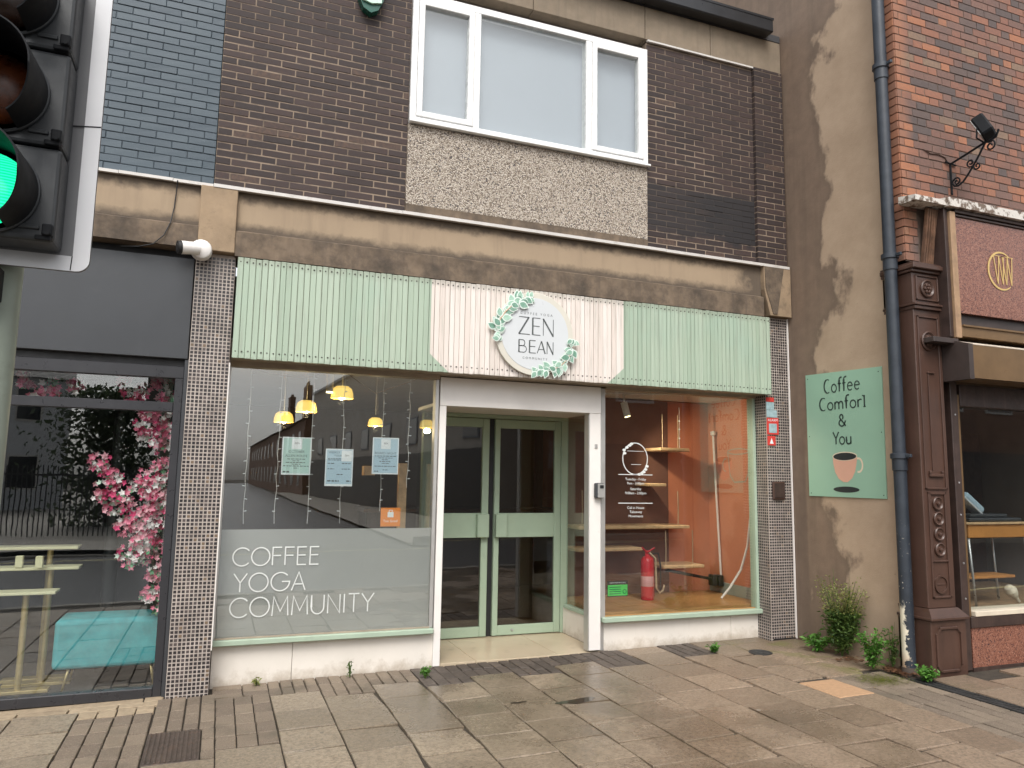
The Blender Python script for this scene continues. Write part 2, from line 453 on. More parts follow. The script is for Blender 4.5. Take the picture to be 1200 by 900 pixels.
    g['sticker_green'] = plain('sticker_green', (.10, .60, .12), .45)
    g['sticker_red'] = plain('sticker_red', (.62, .05, .04), .45, .1)
    g['sticker_blue'] = plain('sticker_blue', (.33, .45, .48), .5, .2, 30)
    # --- interior
    g['terracotta'] = plain('terracotta', (.55, .20, .105), .75, .06, 3)
    g['dim_wall'] = plain('dim_wall', (.16, .13, .11), .8, .1, 3)
    g['black_wall'] = plain('black_wall', (.035, .035, .038), .8, .1, 3)
    g['ceiling_white'] = plain('ceiling_white', (.62, .58, .54), .8, .05, 3)
    g['floor_wood'] = plain('floor_wood', (.14, .085, .05), .4, .2, 6)
    t = NT('ply_wood')
    w = t.noise(1.0, 8, .6, t.scaled((3, 22, 22)))
    c = t.mix(t.rng(w, .3, .7), (.50, .27, .105), (.36, .18, .065))
    g['ply_wood'] = t.done(c, .35)
    g['shelf_wood'] = plain('shelf_wood', (.58, .38, .21), .5, .2, 14)
    g['umber_wall'] = plain('umber_wall', (.17, .075, .05), .75, .12, 3)
    g['grey_skirting'] = plain('grey_skirting', (.30, .34, .30), .5)
    g['rope'] = plain('rope', (.42, .30, .19), .9)
    g['white_plastic'] = plain('white_plastic', (.78, .75, .72), .4, .02)
    g['ext_red'] = plain('ext_red', (.55, .02, .03), .25, .05)
    g['ext_label'] = plain('ext_label', (.60, .30, .30), .4)
    g['blind_grey'] = plain('blind_grey', (.40, .425, .49), .8, .03, 1)
    g['teal_velvet'] = plain('teal_velvet', (.05, .36, .40), .7, .2, 9)
    g['gold_leg'] = plain('gold_leg', (.52, .40, .20), .35, .1, metal=.5)
    g['cream_top'] = plain('cream_top', (.74, .70, .46), .4, .05)
    g['desk_wood'] = plain('desk_wood', (.52, .225, .06), .4, .12, 12)
    t = NT('blossom')
    r = t.rnd()
    cr = t.n('ValToRGB')
    cr.color_ramp.interpolation = 'CONSTANT'
    els = [(0, (.72, .08, .22)), (.26, (.86, .25, .38)), (.52, (.90, .48, .56)), (.70, (.86, .80, .80)), (.90, (.66, .78, .68)), (.95, (.20, .45, .26))]
    cr.color_ramp.elements[0].color = (*els[0][1], 1)
    cr.color_ramp.elements[1].position = els[1][0]; cr.color_ramp.elements[1].color = (*els[1][1], 1)
    for p, q in els[2:]:
        e = cr.color_ramp.elements.new(p); e.color = (*q, 1)
    x, y, z = t.xyz()
    r2 = t.mth('ADD', r, t.rng(z, 1.1, .95, 0, .24))
    t.set(cr.inputs[0], t.mth('MINIMUM', r2, .999))
    g['blossom'] = t.done(cr.outputs[0], .7)
    g['twig'] = plain('twig', (.06, .04, .03), .8)
    t = NT('lamp_amber')
    lw = t.n('LayerWeight', Blend=.35).outputs['Facing']
    c = t.mix(lw, (1.0, .72, .18), (.75, .42, .05))
    g['lamp_amber'] = t.done((.65, .42, .08), .4, em=c, ems=.75)
    t = NT('bulb_glow')
    g['bulb_glow'] = t.done((.9, .8, .5), .4, em=(1.0, .85, .45), ems=3.0)
    # --- plants
    def leafm(name, a, b):
        t = NT(name)
        r = t.rnd()
        c = t.mix(t.rng(r, 0, 1), a, b)
        p = t.n('BsdfPrincipled')
        t.set(p.inputs['Base Color'], c)
        p.inputs['Roughness'].default_value = .5
        tr = t.n('BsdfTranslucent', i0=c)
        mx = t.n('MixShader', i0=.3, i1=p.outputs[0], i2=tr.outputs[0])
        t.t.links.new(mx.outputs[0], t.out.inputs[0])
        return t.m
    g['leaf_dark'] = leafm('leaf_dark', (.05, .105, .025), (.13, .20, .045))
    g['leaf_seed'] = leafm('leaf_seed', (.17, .20, .045), (.28, .29, .09))
    g['leaf_bright'] = leafm('leaf_bright', (.07, .20, .025), (.13, .30, .05))
    g['dead_leaf'] = leafm('dead_leaf', (.12, .05, .025), (.20, .11, .06))
    g['moss'] = leafm('moss', (.10, .12, .015), (.18, .20, .03))
    g['hedge'] = leafm('hedge_leaf', (.035, .055, .03), (.07, .10, .045))
    # --- signal
    g['signal_black'] = plain('signal_black', (.028, .031, .034), .5, .12, 12, .15, 200)
    g['signal_dark'] = plain('signal_dark', (.007, .008, .010), .7, .2, spec=.25)
    g['board_grey'] = plain('board_grey', (.155, .155, .16), .6, .06, 4)
    g['board_white'] = plain('board_white', (.62, .62, .635), .4, .04, 4)
    g['pole_grey'] = plain('pole_grey', (.25, .285, .235), .45, .12, 6, .1, 60, dirt=(.15, .17, .13), ds=5)
    t = NT('lens_green')
    x, y, z = t.xyz()
    s = t.mth('SINE', t.mth('MULTIPLY', z, 760.0))
    c = t.mix(t.rng(s, -.5, .9), (.0, .60, .24), (.03, 1.0, .46))
    g['lens_green'] = t.done((.0, .25, .14), .2, em=c, ems=.95)
    g['lens_off'] = plain('lens_off', (.02, .008, .004), .3, spec=.25)
    g['lens_amber'] = plain('lens_amber', (.07, .017, .004), .3, .5, 30, spec=.25)
    g['alarm_green'] = plain('alarm_green', (.01, .085, .06), .3)
    g['alarm_pale'] = plain('alarm_pale', (.55, .75, .62), .3)
    g['steel'] = plain('steel', (.5, .5, .5), .35, .1, metal=.7)
    # --- far side of the street
    g['far_brick'] = plain('far_brick', (.19, .11, .08), .85, .25, 3, rv=.1)
    g['far_grey'] = plain('far_grey', (.40, .375, .34), .8, .12, 1)
    g['far_white'] = plain('far_white', (.50, .51, .53), .8, .05, 1)
    g['far_slate'] = plain('far_slate', (.06, .06, .065), .6, .2, 3)
    g['far_glass'] = plain('far_glass', (.02, .022, .025), .1)
    g['far_trim'] = plain('far_trim', (.5, .48, .45), .6)
    g['far_dark'] = plain('far_dark', (.02, .02, .022), .5)
    g['far_clad'] = plain('far_clad', (.16, .18, .21), .5, .2, 2)
build_materials()

# ------------------------------------------------------------------ mesh helpers
def wloc(o):
    v = Vector((0, 0, 0))
    while o is not None:
        v += o.location
        o = o.parent
    return v

def sharpen(b):
    for e in b.edges:
        if len(e.link_faces) == 2 and e.calc_face_angle(0) > .55: e.smooth = False

class MB:
    def __init__(s):
        s.b = bmesh.new()
    def quad(s, *ps):
        s.b.faces.new([s.b.verts.new(p) for p in ps])
        return s
    def box(s, x0, x1, y0, y1, z0, z1, bev=0.0, bseg=1):
        b = s.b if not bev else bmesh.new()
        v = [b.verts.new((x, y, z)) for x in (x0, x1) for y in (y0, y1) for z in (z0, z1)]
        for f in ((0, 1, 3, 2), (4, 6, 7, 5), (0, 4, 5, 1), (2, 3, 7, 6), (0, 2, 6, 4), (1, 5, 7, 3)):
            b.faces.new([v[i] for i in f])
        if bev:
            bmesh.ops.bevel(b, geom=b.edges[:], offset=bev, segments=bseg, affect='EDGES', profile=.5)
            s.join(b)
        return s
    def join(s, b, mtx=None):
        mp = {}
        for v in b.verts:
            mp[v] = s.b.verts.new(mtx @ v.co if mtx else v.co)
        for f in b.faces:
            s.b.faces.new([mp[v] for v in f.verts])
        b.free()
        return s
    def prism(s, pts, dirv, flip=False):
        """closed polygon (3-D points) extruded along dirv"""
        d = Vector(dirv)
        a = [s.b.verts.new(p) for p in pts]
        c = [s.b.verts.new(Vector(p) + d) for p in pts]
        n = len(pts)
        s.b.faces.new(a)
        s.b.faces.new(c[::-1])
        for i in range(n):
            s.b.faces.new((a[i], c[i], c[(i + 1) % n], a[(i + 1) % n]))
        return s
    def cyl(s, p0, p1, r0, r1=None, n=14, caps=True):
        r1 = r0 if r1 is None else r1
        p0, p1 = Vector(p0), Vector(p1)
        d = (p1 - p0).normalized()
        e = d.orthogonal().normalized(); f = d.cross(e)
        A = [s.b.verts.new(p0 + r0 * (math.cos(2 * math.pi * i / n) * e + math.sin(2 * math.pi * i / n) * f)) for i in range(n)]
        B = [s.b.verts.new(p1 + r1 * (math.cos(2 * math.pi * i / n) * e + math.sin(2 * math.pi * i / n) * f)) for i in range(n)]
        for i in range(n):
            fc = s.b.faces.new((A[i], A[(i + 1) % n], B[(i + 1) % n], B[i])); fc.smooth = True
        if caps:
            s.b.faces.new(A[::-1]); s.b.faces.new(B)
        return s
    def tube(s, pts, r, n=8, r1=None):
        pts = [Vector(p) for p in pts]
        r1 = r if r1 is None else r1
        rings = []
        e = None
        for i, p in enumerate(pts):
            d = (pts[min(i + 1, len(pts) - 1)] - pts[max(i - 1, 0)]).normalized()
            e = d.orthogonal().normalized() if e is None else (e - d * e.dot(d)).normalized()
            f = d.cross(e)
            q = r + (r1 - r) * i / max(1, len(pts) - 1)
            rings.append([s.b.verts.new(p + q * (math.cos(2 * math.pi * k / n) * e + math.sin(2 * math.pi * k / n) * f)) for k in range(n)])
        for a, b in zip(rings, rings[1:]):
            for k in range(n):
                fc = s.b.faces.new((a[k], a[(k + 1) % n], b[(k + 1) % n], b[k])); fc.smooth = True
        s.b.faces.new(rings[0][::-1]); s.b.faces.new(rings[-1])
        return s
    def lathe(s, prof, c, axis='z', n=24):
        """prof = [(radius, along)], spun round an axis through c"""
        c = Vector(c)
        rings = []
        for r, h in prof:
            ring = []
            for k in range(n):
                a = 2 * math.pi * k / n
                u, v = r * math.cos(a), r * math.sin(a)
                q = {'z': (u, v, h), 'y': (u, h, v), 'x': (h, u, v)}[axis]
                ring.append(s.b.verts.new(c + Vector(q)))
            rings.append(ring)
        for a, b in zip(rings, rings[1:]):
            for k in range(n):
                f = s.b.faces.new((a[k], a[(k + 1) % n], b[(k + 1) % n], b[k])); f.smooth = True
        s.b.faces.new(rings[0]); s.b.faces.new(rings[-1])
        return s
    def ribbon(s, pts, w, put, h=.0015):
        """flat stroke of width w along 2-D pts; put(a, b, h) gives the 3-D point"""
        P = [Vector((p[0], p[1])) for p in pts]
        ws = w if isinstance(w, (list, tuple)) else [w] * len(P)
        L, Q = [], []
        for i, p in enumerate(P):
            d0 = (P[i] - P[i - 1]).normalized() if i else None
            d1 = (P[i + 1] - P[i]).normalized() if i < len(P) - 1 else None
            if d0 is None: d0 = d1
            if d1 is None: d1 = d0
            t = (d0 + d1)
            t = t.normalized() if t.length > .2 else d1
            nn = Vector((-t.y, t.x))
            k = min(1.6, 1 / max(.35, nn.dot(Vector((-d1.y, d1.x)))))
            L.append(p + nn * ws[i] * .5 * k); Q.append(p - nn * ws[i] * .5 * k)
        for i in range(len(P) - 1):
            s.quad(put(*Q[i], h), put(*Q[i + 1], h), put(*L[i + 1], h), put(*L[i], h))
        return s
    def build(s, name, mat, parent=None, smooth=False, kind=None, recalc=True):
        if recalc:
            bmesh.ops.recalc_face_normals(s.b, faces=s.b.faces[:])
        sharpen(s.b)
        me = bpy.data.meshes.new(name)
        w = wloc(parent)
        if w.length:
            bmesh.ops.translate(s.b, verts=s.b.verts[:], vec=-w)
        s.b.to_mesh(me)
        s.b.free()
        if smooth:
            for p in me.polygons: p.use_smooth = True
        me.materials.append(MT[mat])
        o = bpy.data.objects.new(name, me)
        COL.objects.link(o)
        o.parent = parent
        if kind: o['kind'] = kind
        return o

def box(name, mat, parent, x0, x1, y0, y1, z0, z1, bev=0.0):
    return MB().box(x0, x1, y0, y1, z0, z1, bev).build(name, mat, parent)

def tag(o, label, cat, group=None, kind=None):
    if label: o['label'] = label
    if cat: o['category'] = cat
    if group: o['group'] = group
    if kind: o['kind'] = kind
    return o

def thing(name, loc, label, cat, group=None):
    o = bpy.data.objects.new(name, None)
    o.empty_display_size = .1
    o.location = loc
    COL.objects.link(o)
    return tag(o, label, cat, group)

def inst(name, me, parent, loc, rot=None, scale=None):
    """one more object sharing mesh me, at world loc"""
    o = bpy.data.objects.new(name, me)
    COL.objects.link(o)
    o.parent = parent
    o.location = Vector(loc) - wloc(parent)
    if rot: o.rotation_euler = rot
    if scale: o.scale = scale
    return o

def mesh_of(mb, name, mat):
    bmesh.ops.recalc_face_normals(mb.b, faces=mb.b.faces[:])
    sharpen(mb.b)
    me = bpy.data.meshes.new(name)
    mb.b.to_mesh(me); mb.b.free()
    me.materials.append(MT[mat])
    return me

def text(name, s, size, mat, parent, put, spacing=1.0, align='CENTER', depth=.0008):
    """flat print in the built-in font; put(a, b, h) gives the 3-D point"""
    cu = bpy.data.curves.new('txt', 'FONT')
    cu.body = s
    cu.size = size
    cu.align_x = align
    cu.space_character = spacing
    cu.resolution_u = 3
    o = bpy.data.objects.new('txt', cu)
    COL.objects.link(o)
    bpy.context.view_layer.update()
    me = bpy.data.meshes.new_from_object(o)
    bpy.data.objects.remove(o)
    bpy.data.curves.remove(cu)
    w = wloc(parent)
    for v in me.vertices:
        v.co = Vector(put(v.co.x, v.co.y, depth)) - w
    me.materials.clear()
    me.materials.append(MT[mat])
    ob = bpy.data.objects.new(name, me)
    COL.objects.link(ob)
    ob.parent = parent
    return ob

def arc(cx, cy, rx, ry, a0, a1, n=14):
    return [(cx + rx * math.cos(R(a0 + (a1 - a0) * i / n)), cy + ry * math.sin(R(a0 + (a1 - a0) * i / n))) for i in range(n + 1)]

# thin round sans capitals, unit height: (strokes, advance)
def glyph(ch):
    g = {
        'C': ([arc(.5, .5, .5, .5, 42, 318, 22)], .92),
        'O': ([arc(.5, .5, .5, .5, 0, 360, 28)], 1.06),
        'F': ([[(0, 0), (0, 1), (.5, 1)], [(0, .54), (.46, .54)]], .60),
        'E': ([[(.5, 1), (0, 1), (0, 0), (.5, 0)], [(0, .54), (.46, .54)]], .62),
        'Y': ([[(0, 1), (.35, .5), (.70, 1)], [(.35, .5), (.35, 0)]], .72),
        'G': ([arc(.5, .5, .5, .5, 42, 360, 26) + [(.58, .5)]], 1.02),
        'A': ([[(0, 0), (.37, 1), (.74, 0)], [(.14, .34), (.60, .34)]], .76),
        'M': ([[(0, 0), (.06, 1), (.42, .22), (.78, 1), (.84, 0)]], .94),
        'U': ([[(0, 1), (0, .36)] + arc(.34, .36, .34, .36, 180, 360, 14) + [(.68, 1)]], .80),
        'N': ([[(0, 0), (0, 1), (.66, 0), (.66, 1)]], .80),
        'I': ([[(0, 0), (0, 1)]], .14),
        'T': ([[(0, 1), (.6, 1)], [(.3, 1), (.3, 0)]], .64),
    }
    return g[ch]

def line_of(mb, word, x, z, h, w, put, sx=1.0, gap=.10):
    for ch in word:
        st, adv = glyph(ch)
        for s_ in st:
            mb.ribbon([(x + p[0] * h * sx, z + p[1] * h) for p in s_], w, put)
        x += (adv + gap) * h * sx
    return x

# ------------------------------------------------------------------ brick laying
BRK = {}
def brick_mesh(mat, L, H, D, k):
    key = (mat, round(L, 3), round(H, 3), k)
    if key not in BRK:
        rr = random.Random(int(L * 1e4) * 31 + int(H * 1e4) * 7 + k)
        mb = MB()
        mb.box(0, L, 0, D, 0, H, .0025)
        for v in mb.b.verts:
            v.co += Vector((rr.uniform(-.0012, .0012), rr.uniform(-.001, .001), rr.uniform(-.0009, .0009)))
        BRK[key] = mesh_of(mb, 'brick', mat)
    return BRK[key]

def lay_bricks(parent, mat, x0, x1, z0, z1, yf, gauge, L, bond, see, limit, depth=.05, joint=.010, vjoint=.010, seed=1):
    """single bricks where see(x, z) holds (nearest first, up to limit), the rest as one joined part"""
    rr = random.Random(seed)
    todo = []
    rows = int(math.ceil((z1 - z0) / gauge))
    for r in range(rows):
        z = z0 + r * gauge
        h = min(gauge - joint, z1 - z)
        if h < .015: continue
        seq = []
        if bond == 'stretcher':
            x = x0 - (L * .5 if r % 2 else 0)
            while x < x1:
                seq.append((x, L - vjoint)); x += L
        else:                                     # header and stretcher by turns
            hl = L / 2
            x = x0 - ((L * .75) if r % 2 else 0)
            while x < x1:
                seq.append((x, L - vjoint)); x += L
                seq.append((x, hl - vjoint)); x += hl
        for (xa, w) in seq:
            a, b = max(xa, x0), min(xa + w, x1)
            if b - a < .02: continue
            todo.append((a, b - a, z, h))
    vis = [q for q in todo if see(q[0] + q[1] / 2, q[2])]
    vis.sort(key=lambda q: (q[0] ** 2 + (q[2] - 1.6) ** 2))
    single = vis[:limit]
    ss = set(single)
    rest = [q for q in todo if q not in ss]
    for (a, w, z, h) in single:
        me = brick_mesh(mat, w, h, depth, rr.randrange(5))
        inst('brick', me, parent, (a, yf + rr.uniform(-.002, .002), z), (0, rr.uniform(-.003, .003), 0))
    if rest:
        mb = MB()
        for (a, w, z, h) in rest:
            mb.box(a, a + w, yf, yf + depth, z, z + h)
        mb.build('brickwork', mat, parent, kind='stuff')
    return len(single)
G = lambda x: .014 * max(-8.0, min(12.0, x))

# ================================================================== GROUND
def sheet(name, mat, x0, x1, y0, y1, dz, kind='structure', parent=None, step=1.0):
    mb = MB()
    xs = sorted(set([x0, x1] + [q for q in (-8.0, 0.0, 12.0) if x0 < q < x1]))
    for a, b in zip(xs, xs[1:]):
        mb.quad((a, y0, G(a) + dz), (b, y0, G(b) + dz), (b, y1, G(b) + dz), (a, y1, G(a) + dz))
    bmesh.ops.remove_doubles(mb.b, verts=mb.b.verts[:], dist=1e-5)
    o = mb.build(name, mat, parent)
    if kind: o['kind'] = kind
    return o
KY = -4.3                                             # kerb line
sheet('ground', 'joint_soil', -200, 200, -200, 60, -.24)
pav = sheet('pavement', 'joint_soil', -30, 30, KY, 1.0, -.016)
sheet('road', 'asphalt', -120, 120, -11.2, KY - .13, -.11)
sheet('road', 'asphalt', -1.0, 4.4, -120, -11.2, -.106)
TILT = math.atan(.014)
SLAB = {}
def slab(parent, name, mat, x0, x1, y0, y1, lift=0.0, j=.010, sh=0, th=.05):
    w, d = round(x1 - x0 - j, 3), round(y1 - y0 - j, 3)
    key = (name, mat, w, d, sh)
    if key not in SLAB:
        mb = MB().box(-w / 2, w / 2, -d / 2, d / 2, -th, 0, .004)
        rr = random.Random(hash((w, d, sh)))
        for v in mb.b.verts:
            if v.co.z > -.01: v.co += Vector((rr.uniform(-.003, .003), rr.uniform(-.003, .003), rr.uniform(-.0018, .0015)))
        if name == 'paving_slab' and sh >= 4:
            cx_, cy_ = rr.choice((-1, 1)), rr.choice((-1, 1))
            for v in mb.b.verts:
                if v.co.x * cx_ > w / 2 - .012 and v.co.y * cy_ > d / 2 - .012 and v.co.z > -.03:
                    v.co += Vector((-cx_ * rr.uniform(.008, .022), -cy_ * rr.uniform(.008, .022), -.003))
        SLAB[key] = mesh_of(mb, name, mat)
    xc = (x0 + x1) / 2
    return inst(name, SLAB[key], parent, (xc, (y0 + y1) / 2, G(xc) + lift), (random.uniform(-.006, .006), -TILT + random.uniform(-.006, .006), random.uniform(-.004, .004)))
ys_end = KY
cols = [(.80, 1.18, -.34), (1.18, 1.56, -.155), (1.56, 1.95, -.365), (1.95, 2.33, -.20), (2.33, 2.71, -.34), (2.71, 3.11, -.10),
        (3.11, 3.51, -.36), (3.51, 3.92, -.05), (3.92, 4.28, -.26), (4.28, 4.62, -.02)]
offs = {3.92: -.26}
slabs_n = 0
PAVE_FILL = []
for (a, b, y0) in cols:
    y = y0
    PAVE_FILL.append((a, b, y0))
    while y > -3.9:
        d = .39 if random.random() > .08 else .41
        if abs(a - 4.28) < .01 and y - d < -1.27 and y > -1.60:
            if y > -1.27 + .1:
                slab(pav, 'paving_slab', 'paving_slab', a, b, -1.27, y); slabs_n += 1
            slab(pav, 'paving_slab', 'pink_slab', a, b, -1.69, -1.27, .002); slabs_n += 1
            y = -1.69
            continue
        slab(pav, 'paving_slab', 'paving_slab', a, b, max(y - d, KY), y, random.uniform(-.002, .003), sh=random.randrange(7)); slabs_n += 1
        y -= d
# first columns, left of the shop windows
y = -.18
for d in (.42, .39, .395, .39, .40, .39, .40, .39):
    slab(pav, 'paving_slab', 'paving_slab', .44, .80, y - d, y, random.uniform(-.002, .003)); y -= d
y = -1.2
for d in (.40, .39, .41, .39, .4, .39, .4):
    slab(pav, 'paving_slab', 'paving_slab', .075, .44, y - d, y, random.uniform(-.002, .003)); y -= d
y = -1.32
for d in (.40, .39, .41, .39, .4, .39, .4):
    slab(pav, 'paving_slab', 'paving_slab', -.31, .075, y - d, y, random.uniform(-.002, .003)); y -= d
for a in (-1.16, -1.545, -1.93, -2.315, -2.7, -3.085):
    y = -.14 - random.choice((0, .0))
    while y > -3.9:
        d = .39
        slab(pav, 'paving_slab', 'paving_slab', a, a + .385, y - d, y, random.uniform(-.002, .003)); y -= d
for a in (-.775,):
    y = -1.6
    while y > -3.9:
        slab(pav, 'paving_slab', 'paving_slab', a, a + .465, y - .39, y); y -= .39
# slabs in the corner by the rendered wall and beyond the drain
for (a, b, y0, y1) in ((4.62, 5.02, -.40, .0), (5.02, 5.41, -.33, .0), (4.62, 5.0, -.80, -.40), (5.0, 5.41, -.74, -.33), (4.62, 5.0, -1.22, -.80), (5.0, 5.40, -1.14, -.74)):
    slab(pav, 'paving_slab', 'paving_slab', a, b, y0, y1, -.002)
for i in range(7):
    for k in range(7):
        a = 5.33 + i * .39
        y = -1.55 - k * .39 - (.2 if i % 2 else 0)
        slab(pav, 'paving_slab', 'paving_slab', a, a + .39, y - .39, y, random.uniform(-.002, .002))
# block pavers
def pavers(mat, x0, x1, y0, y1, w=.105, L=.21, run='y', lift=0.0, stag=True, name='block_paver'):
    if run == 'y':
        nx = max(1, round((x1 - x0) / w)); ww = (x1 - x0) / nx
        for i in range(nx):
            y = y1 + (random.choice((0, L * .5)) if stag else 0)
            while y > y0 + .02:
                a, b = max(y - L, y0), min(y, y1)
                if b - a > .03:
                    slab(pav, name, mat, x0 + i * ww, x0 + (i + 1) * ww, round(a, 3), round(b, 3), lift + random.uniform(-.003, .003), j=.008)
                y -= L
    else:
        ny = max(1, round((y1 - y0) / w)); hh = (y1 - y0) / ny
        for i in range(ny):
            x = x0 - (random.choice((0, L * .5)) if stag else 0)
            while x < x1 - .02:
                a, b = max(x, x0), min(x + L, x1)
                if b - a > .03:
                    slab(pav, name, mat, round(a, 3), round(b, 3), y0 + i * hh, y0 + (i + 1) * hh, lift + random.uniform(-.003, .003), j=.008)
                x += L
pavers('paver', .075, .44, -1.195, -.13)
pavers('paver', .05, .44, -.13, .195, run='x')
pavers('paver', -.31, .075, -.76, -.005)
pavers('paver', -.005, .075, -1.315, -.765)
pavers('paver', -.775, -.315, -1.59, -.31)
pavers('light_paver', -.775, -.31, -.305, -.14, L=.16, stag=True)
pavers('light_paver', -2.2, -.26, -.135, -.035, L=.30, run='x')
pavers('light_paver', -2.2, -.27, -.03, .095, w=.12, L=.9, run='x', stag=False)
for (a, b, y0) in PAVE_FILL:
    if a > 3.5:
        if y0 < -.1: pavers('dark_paver', a, b, y0, .195, w=.10, L=.2)
        else: slab(pav, 'paving_slab', 'paving_slab', a, b, y0, .195)
    else:
        pavers('dark_paver' if a > 1.5 else 'paver', a, b, y0, .195, w=.095, L=.2, stag=(y0 < -.25))
pavers('paver', .44, .80, -.18, .195, w=.09, L=.2)
slab(pav, 'paving_slab', 'paving_slab', 4.62, 5.1, 0.0, .195, -.003)
# worn pavers beside the drain
pavers('paver', 4.62, 5.17, -3.9, -1.225, w=.11, L=.22, lift=-.003)
print('slabs', slabs_n)
# kerb stones
kb = tag(thing('kerb', (0, KY - .065, 0), None, None), None, None, kind='structure')
KS = mesh_of(MB().box(-.455, .455, -.065, .065, -.25, .0, .012), 'kerb_stone', 'kerb')
for i in range(-6, 10):
    xx = i * .92
    inst('kerb_stone', KS, kb, (xx, KY - .065, G(xx)), (0, -TILT, 0))
MB().quad((-30, -11.32, -.02), (-.95, -11.32, -.02), (-.95, -60, -.02), (-30, -60, -.02)).build('far_pavement', 'kerb', None, kind='structure')
MB().quad((4.3, -11.32, .03), (60, -11.32, .03), (60, -60, .03), (4.3, -60, .03)).build('far_pavement', 'kerb', None, kind='structure')
for (a, b) in ((-30, -1.0), (4.4, 40)):
    MB().box(a, b, -11.32, -11.2, -.3, G((a + b) / 2) + .005, .01).build('far_kerb', 'kerb', None, kind='structure')
for yy in (-5.0, -10.6):
    MB().quad((-30, yy, G(-8) - .104), (-8, yy, G(-8) - .104), (-8, yy + .09, G(-8) - .104), (-30, yy + .09, G(-8) - .104)).quad(
        (-8, yy, G(-8) - .104), (12, yy, G(12) - .104), (12, yy + .09, G(12) - .104), (-8, yy + .09, G(-8) - .104)).build('road_marking', 'road_paint', None, kind='structure')
# manhole, drain, small round cover
mh = thing('manhole_cover', (-.16, -1.03, 0), 'rusty square ribbed iron cover set in the block pavers', 'manhole cover')
MB().box(-.308, -.008, -1.312, -.768, -.03, -.004, .003).build('cover_plate', 'cast_iron', mh)
mb = MB()
for i in range(11):
    xx = -.297 + i * .0262
    mb.box(xx, xx + .012, -1.30 if i < 6 else -1.30, -.78, -.005, .003, .002)
mb.build('rib', 'cast_iron', mh)
rc = thing('water_cover', (4.67, -.36, G(4.67)), 'small dark oval iron cover in the slabs near the tiled pier', 'manhole cover')
MB().lathe([(.105, -.02), (.105, .004), (.10, .006), (.088, .006), (.086, .003), (.03, .003), (.028, .006), (0.001, .006)], (4.67, -.36, G(4.67)), n=24).build('cover_plate', 'drain_iron', rc)
dr = thing('drain_channel', (5.24, -1.6, G(5.24)), 'black slotted drain channel across the pavement from the downpipe', 'drain')
mb = MB()
mb.box(5.18, 5.20, -4.2, -1.5, -.02, G(5.2) + .002)
mb.box(5.29, 5.31, -4.2, -1.5, -.02, G(5.3) + .002)
mb.build('rail', 'drain_iron', dr)
mb = MB()
for i in range(90):
    yy = -1.5 - i * .03
    mb.box(5.20, 5.29, yy - .017, yy, .0, G(5.24) + .0)
mb.build('grate', 'drain_iron', dr)

def puddle(cx, cy, rx, ry, seed):
    rr = random.Random(seed)
    ph = [rr.uniform(0, 6.28) for _ in range(4)]
    mb = MB()
    pts = []
    for k in range(26):
        a = 2 * math.pi * k / 26
        q = 1 + .22 * math.sin(2 * a + ph[0]) + .16 * math.sin(3 * a + ph[1]) + .1 * math.sin(5 * a + ph[2])
        x, y = cx + rx * q * math.cos(a), cy + ry * q * math.sin(a)
        pts.append(mb.b.verts.new((x, y, G(x) + .0025)))
    mb.b.faces.new(pts)
    mb.build('puddle', 'puddle', None, kind='structure')
puddle(2.47, -1.09, .13, .055, 1)
puddle(2.06, -.98, .05, .02, 4)

# ================================================================== SHOP BUILDING (middle)
sb = thing('shop_building', (0, .3, 0), 'two storey shop with dark brown brick, pebbledash panel and pale green shopfront', 'building')
# --- upstairs brick panels
bp = box('brick_panel', 'beige_mortar', sb, -.17, 1.345, .003, .12, 3.83, 5.97)
n1 = lay_bricks(bp, 'brown_brick', -.168, 1.343, 3.835, 5.965, 0, .0602, .226, 'stretcher', lambda x, z: z < 5.68, 160, joint=.0095, vjoint=.0095, seed=2)
bp2 = box('brick_panel', 'beige_mortar', sb, 3.735, 5.03, .003, .12, 3.83, 5.955)
n2 = lay_bricks(bp2, 'brown_brick', 3.737, 5.028, 3.835, 5.95, 0, .0602, .226, 'stretcher', lambda x, z: True, 110, joint=.0095, vjoint=.0095, seed=3)
bp3 = box('brick_pier', 'beige_mortar', sb, 5.034, 5.395, -.035, .12, 3.83, 5.975)
n3 = lay_bricks(bp3, 'brown_brick', 5.032, 5.397, 3.835, 5.97, -.038, .0602, .226, 'stretcher', lambda x, z: True, 300 - n1 - n2, joint=.0095, vjoint=.0095, seed=4)
MB().box(-.17, 1.40, .125, .3, 3.27, 6.3).box(3.70, 5.415, .125, .3, 3.27, 6.3).box(1.40, 3.70, .125, .3, 3.27, 4.62).box(1.40, 3.70, .125, .3, 5.9, 6.3).build('upper_wall', 'dim_wall', sb)
box('pebbledash_panel', 'pebbledash', sb, 1.347, 3.732, -.012, .12, 3.912, 4.632)
box('concrete_ledge', 'beam_ledge', sb, 1.347, 3.732, -.02, .12, 3.83, 3.909, .004)
lp = None
mb = MB()
for a, b in ((-.17, 1.2), (1.206, 2.5), (2.506, 3.716), (3.722, 4.50), (4.506, 5.41)):
    mb.box(a, b, -.012, .12, 5.985, 6.335, .004)
mb.build('lintel_slab', 'lintel_concrete', sb)
box('trim_strip', 'flashing_white', sb, 3.738, 5.03, -.03, -.004, 5.957, 5.975)
mb = MB().box(-3.2, 5.215, -.15, -.02, 6.342, 6.50, .012)
mb.box(-3.2, 5.215, -.155, -.15, 6.475, 6.50)
mb.build('gutter', 'gutter_black', sb)
box('roof', 'far_slate', sb, -.1, 5.41, -.01, 6.0, 6.345, 6.42)
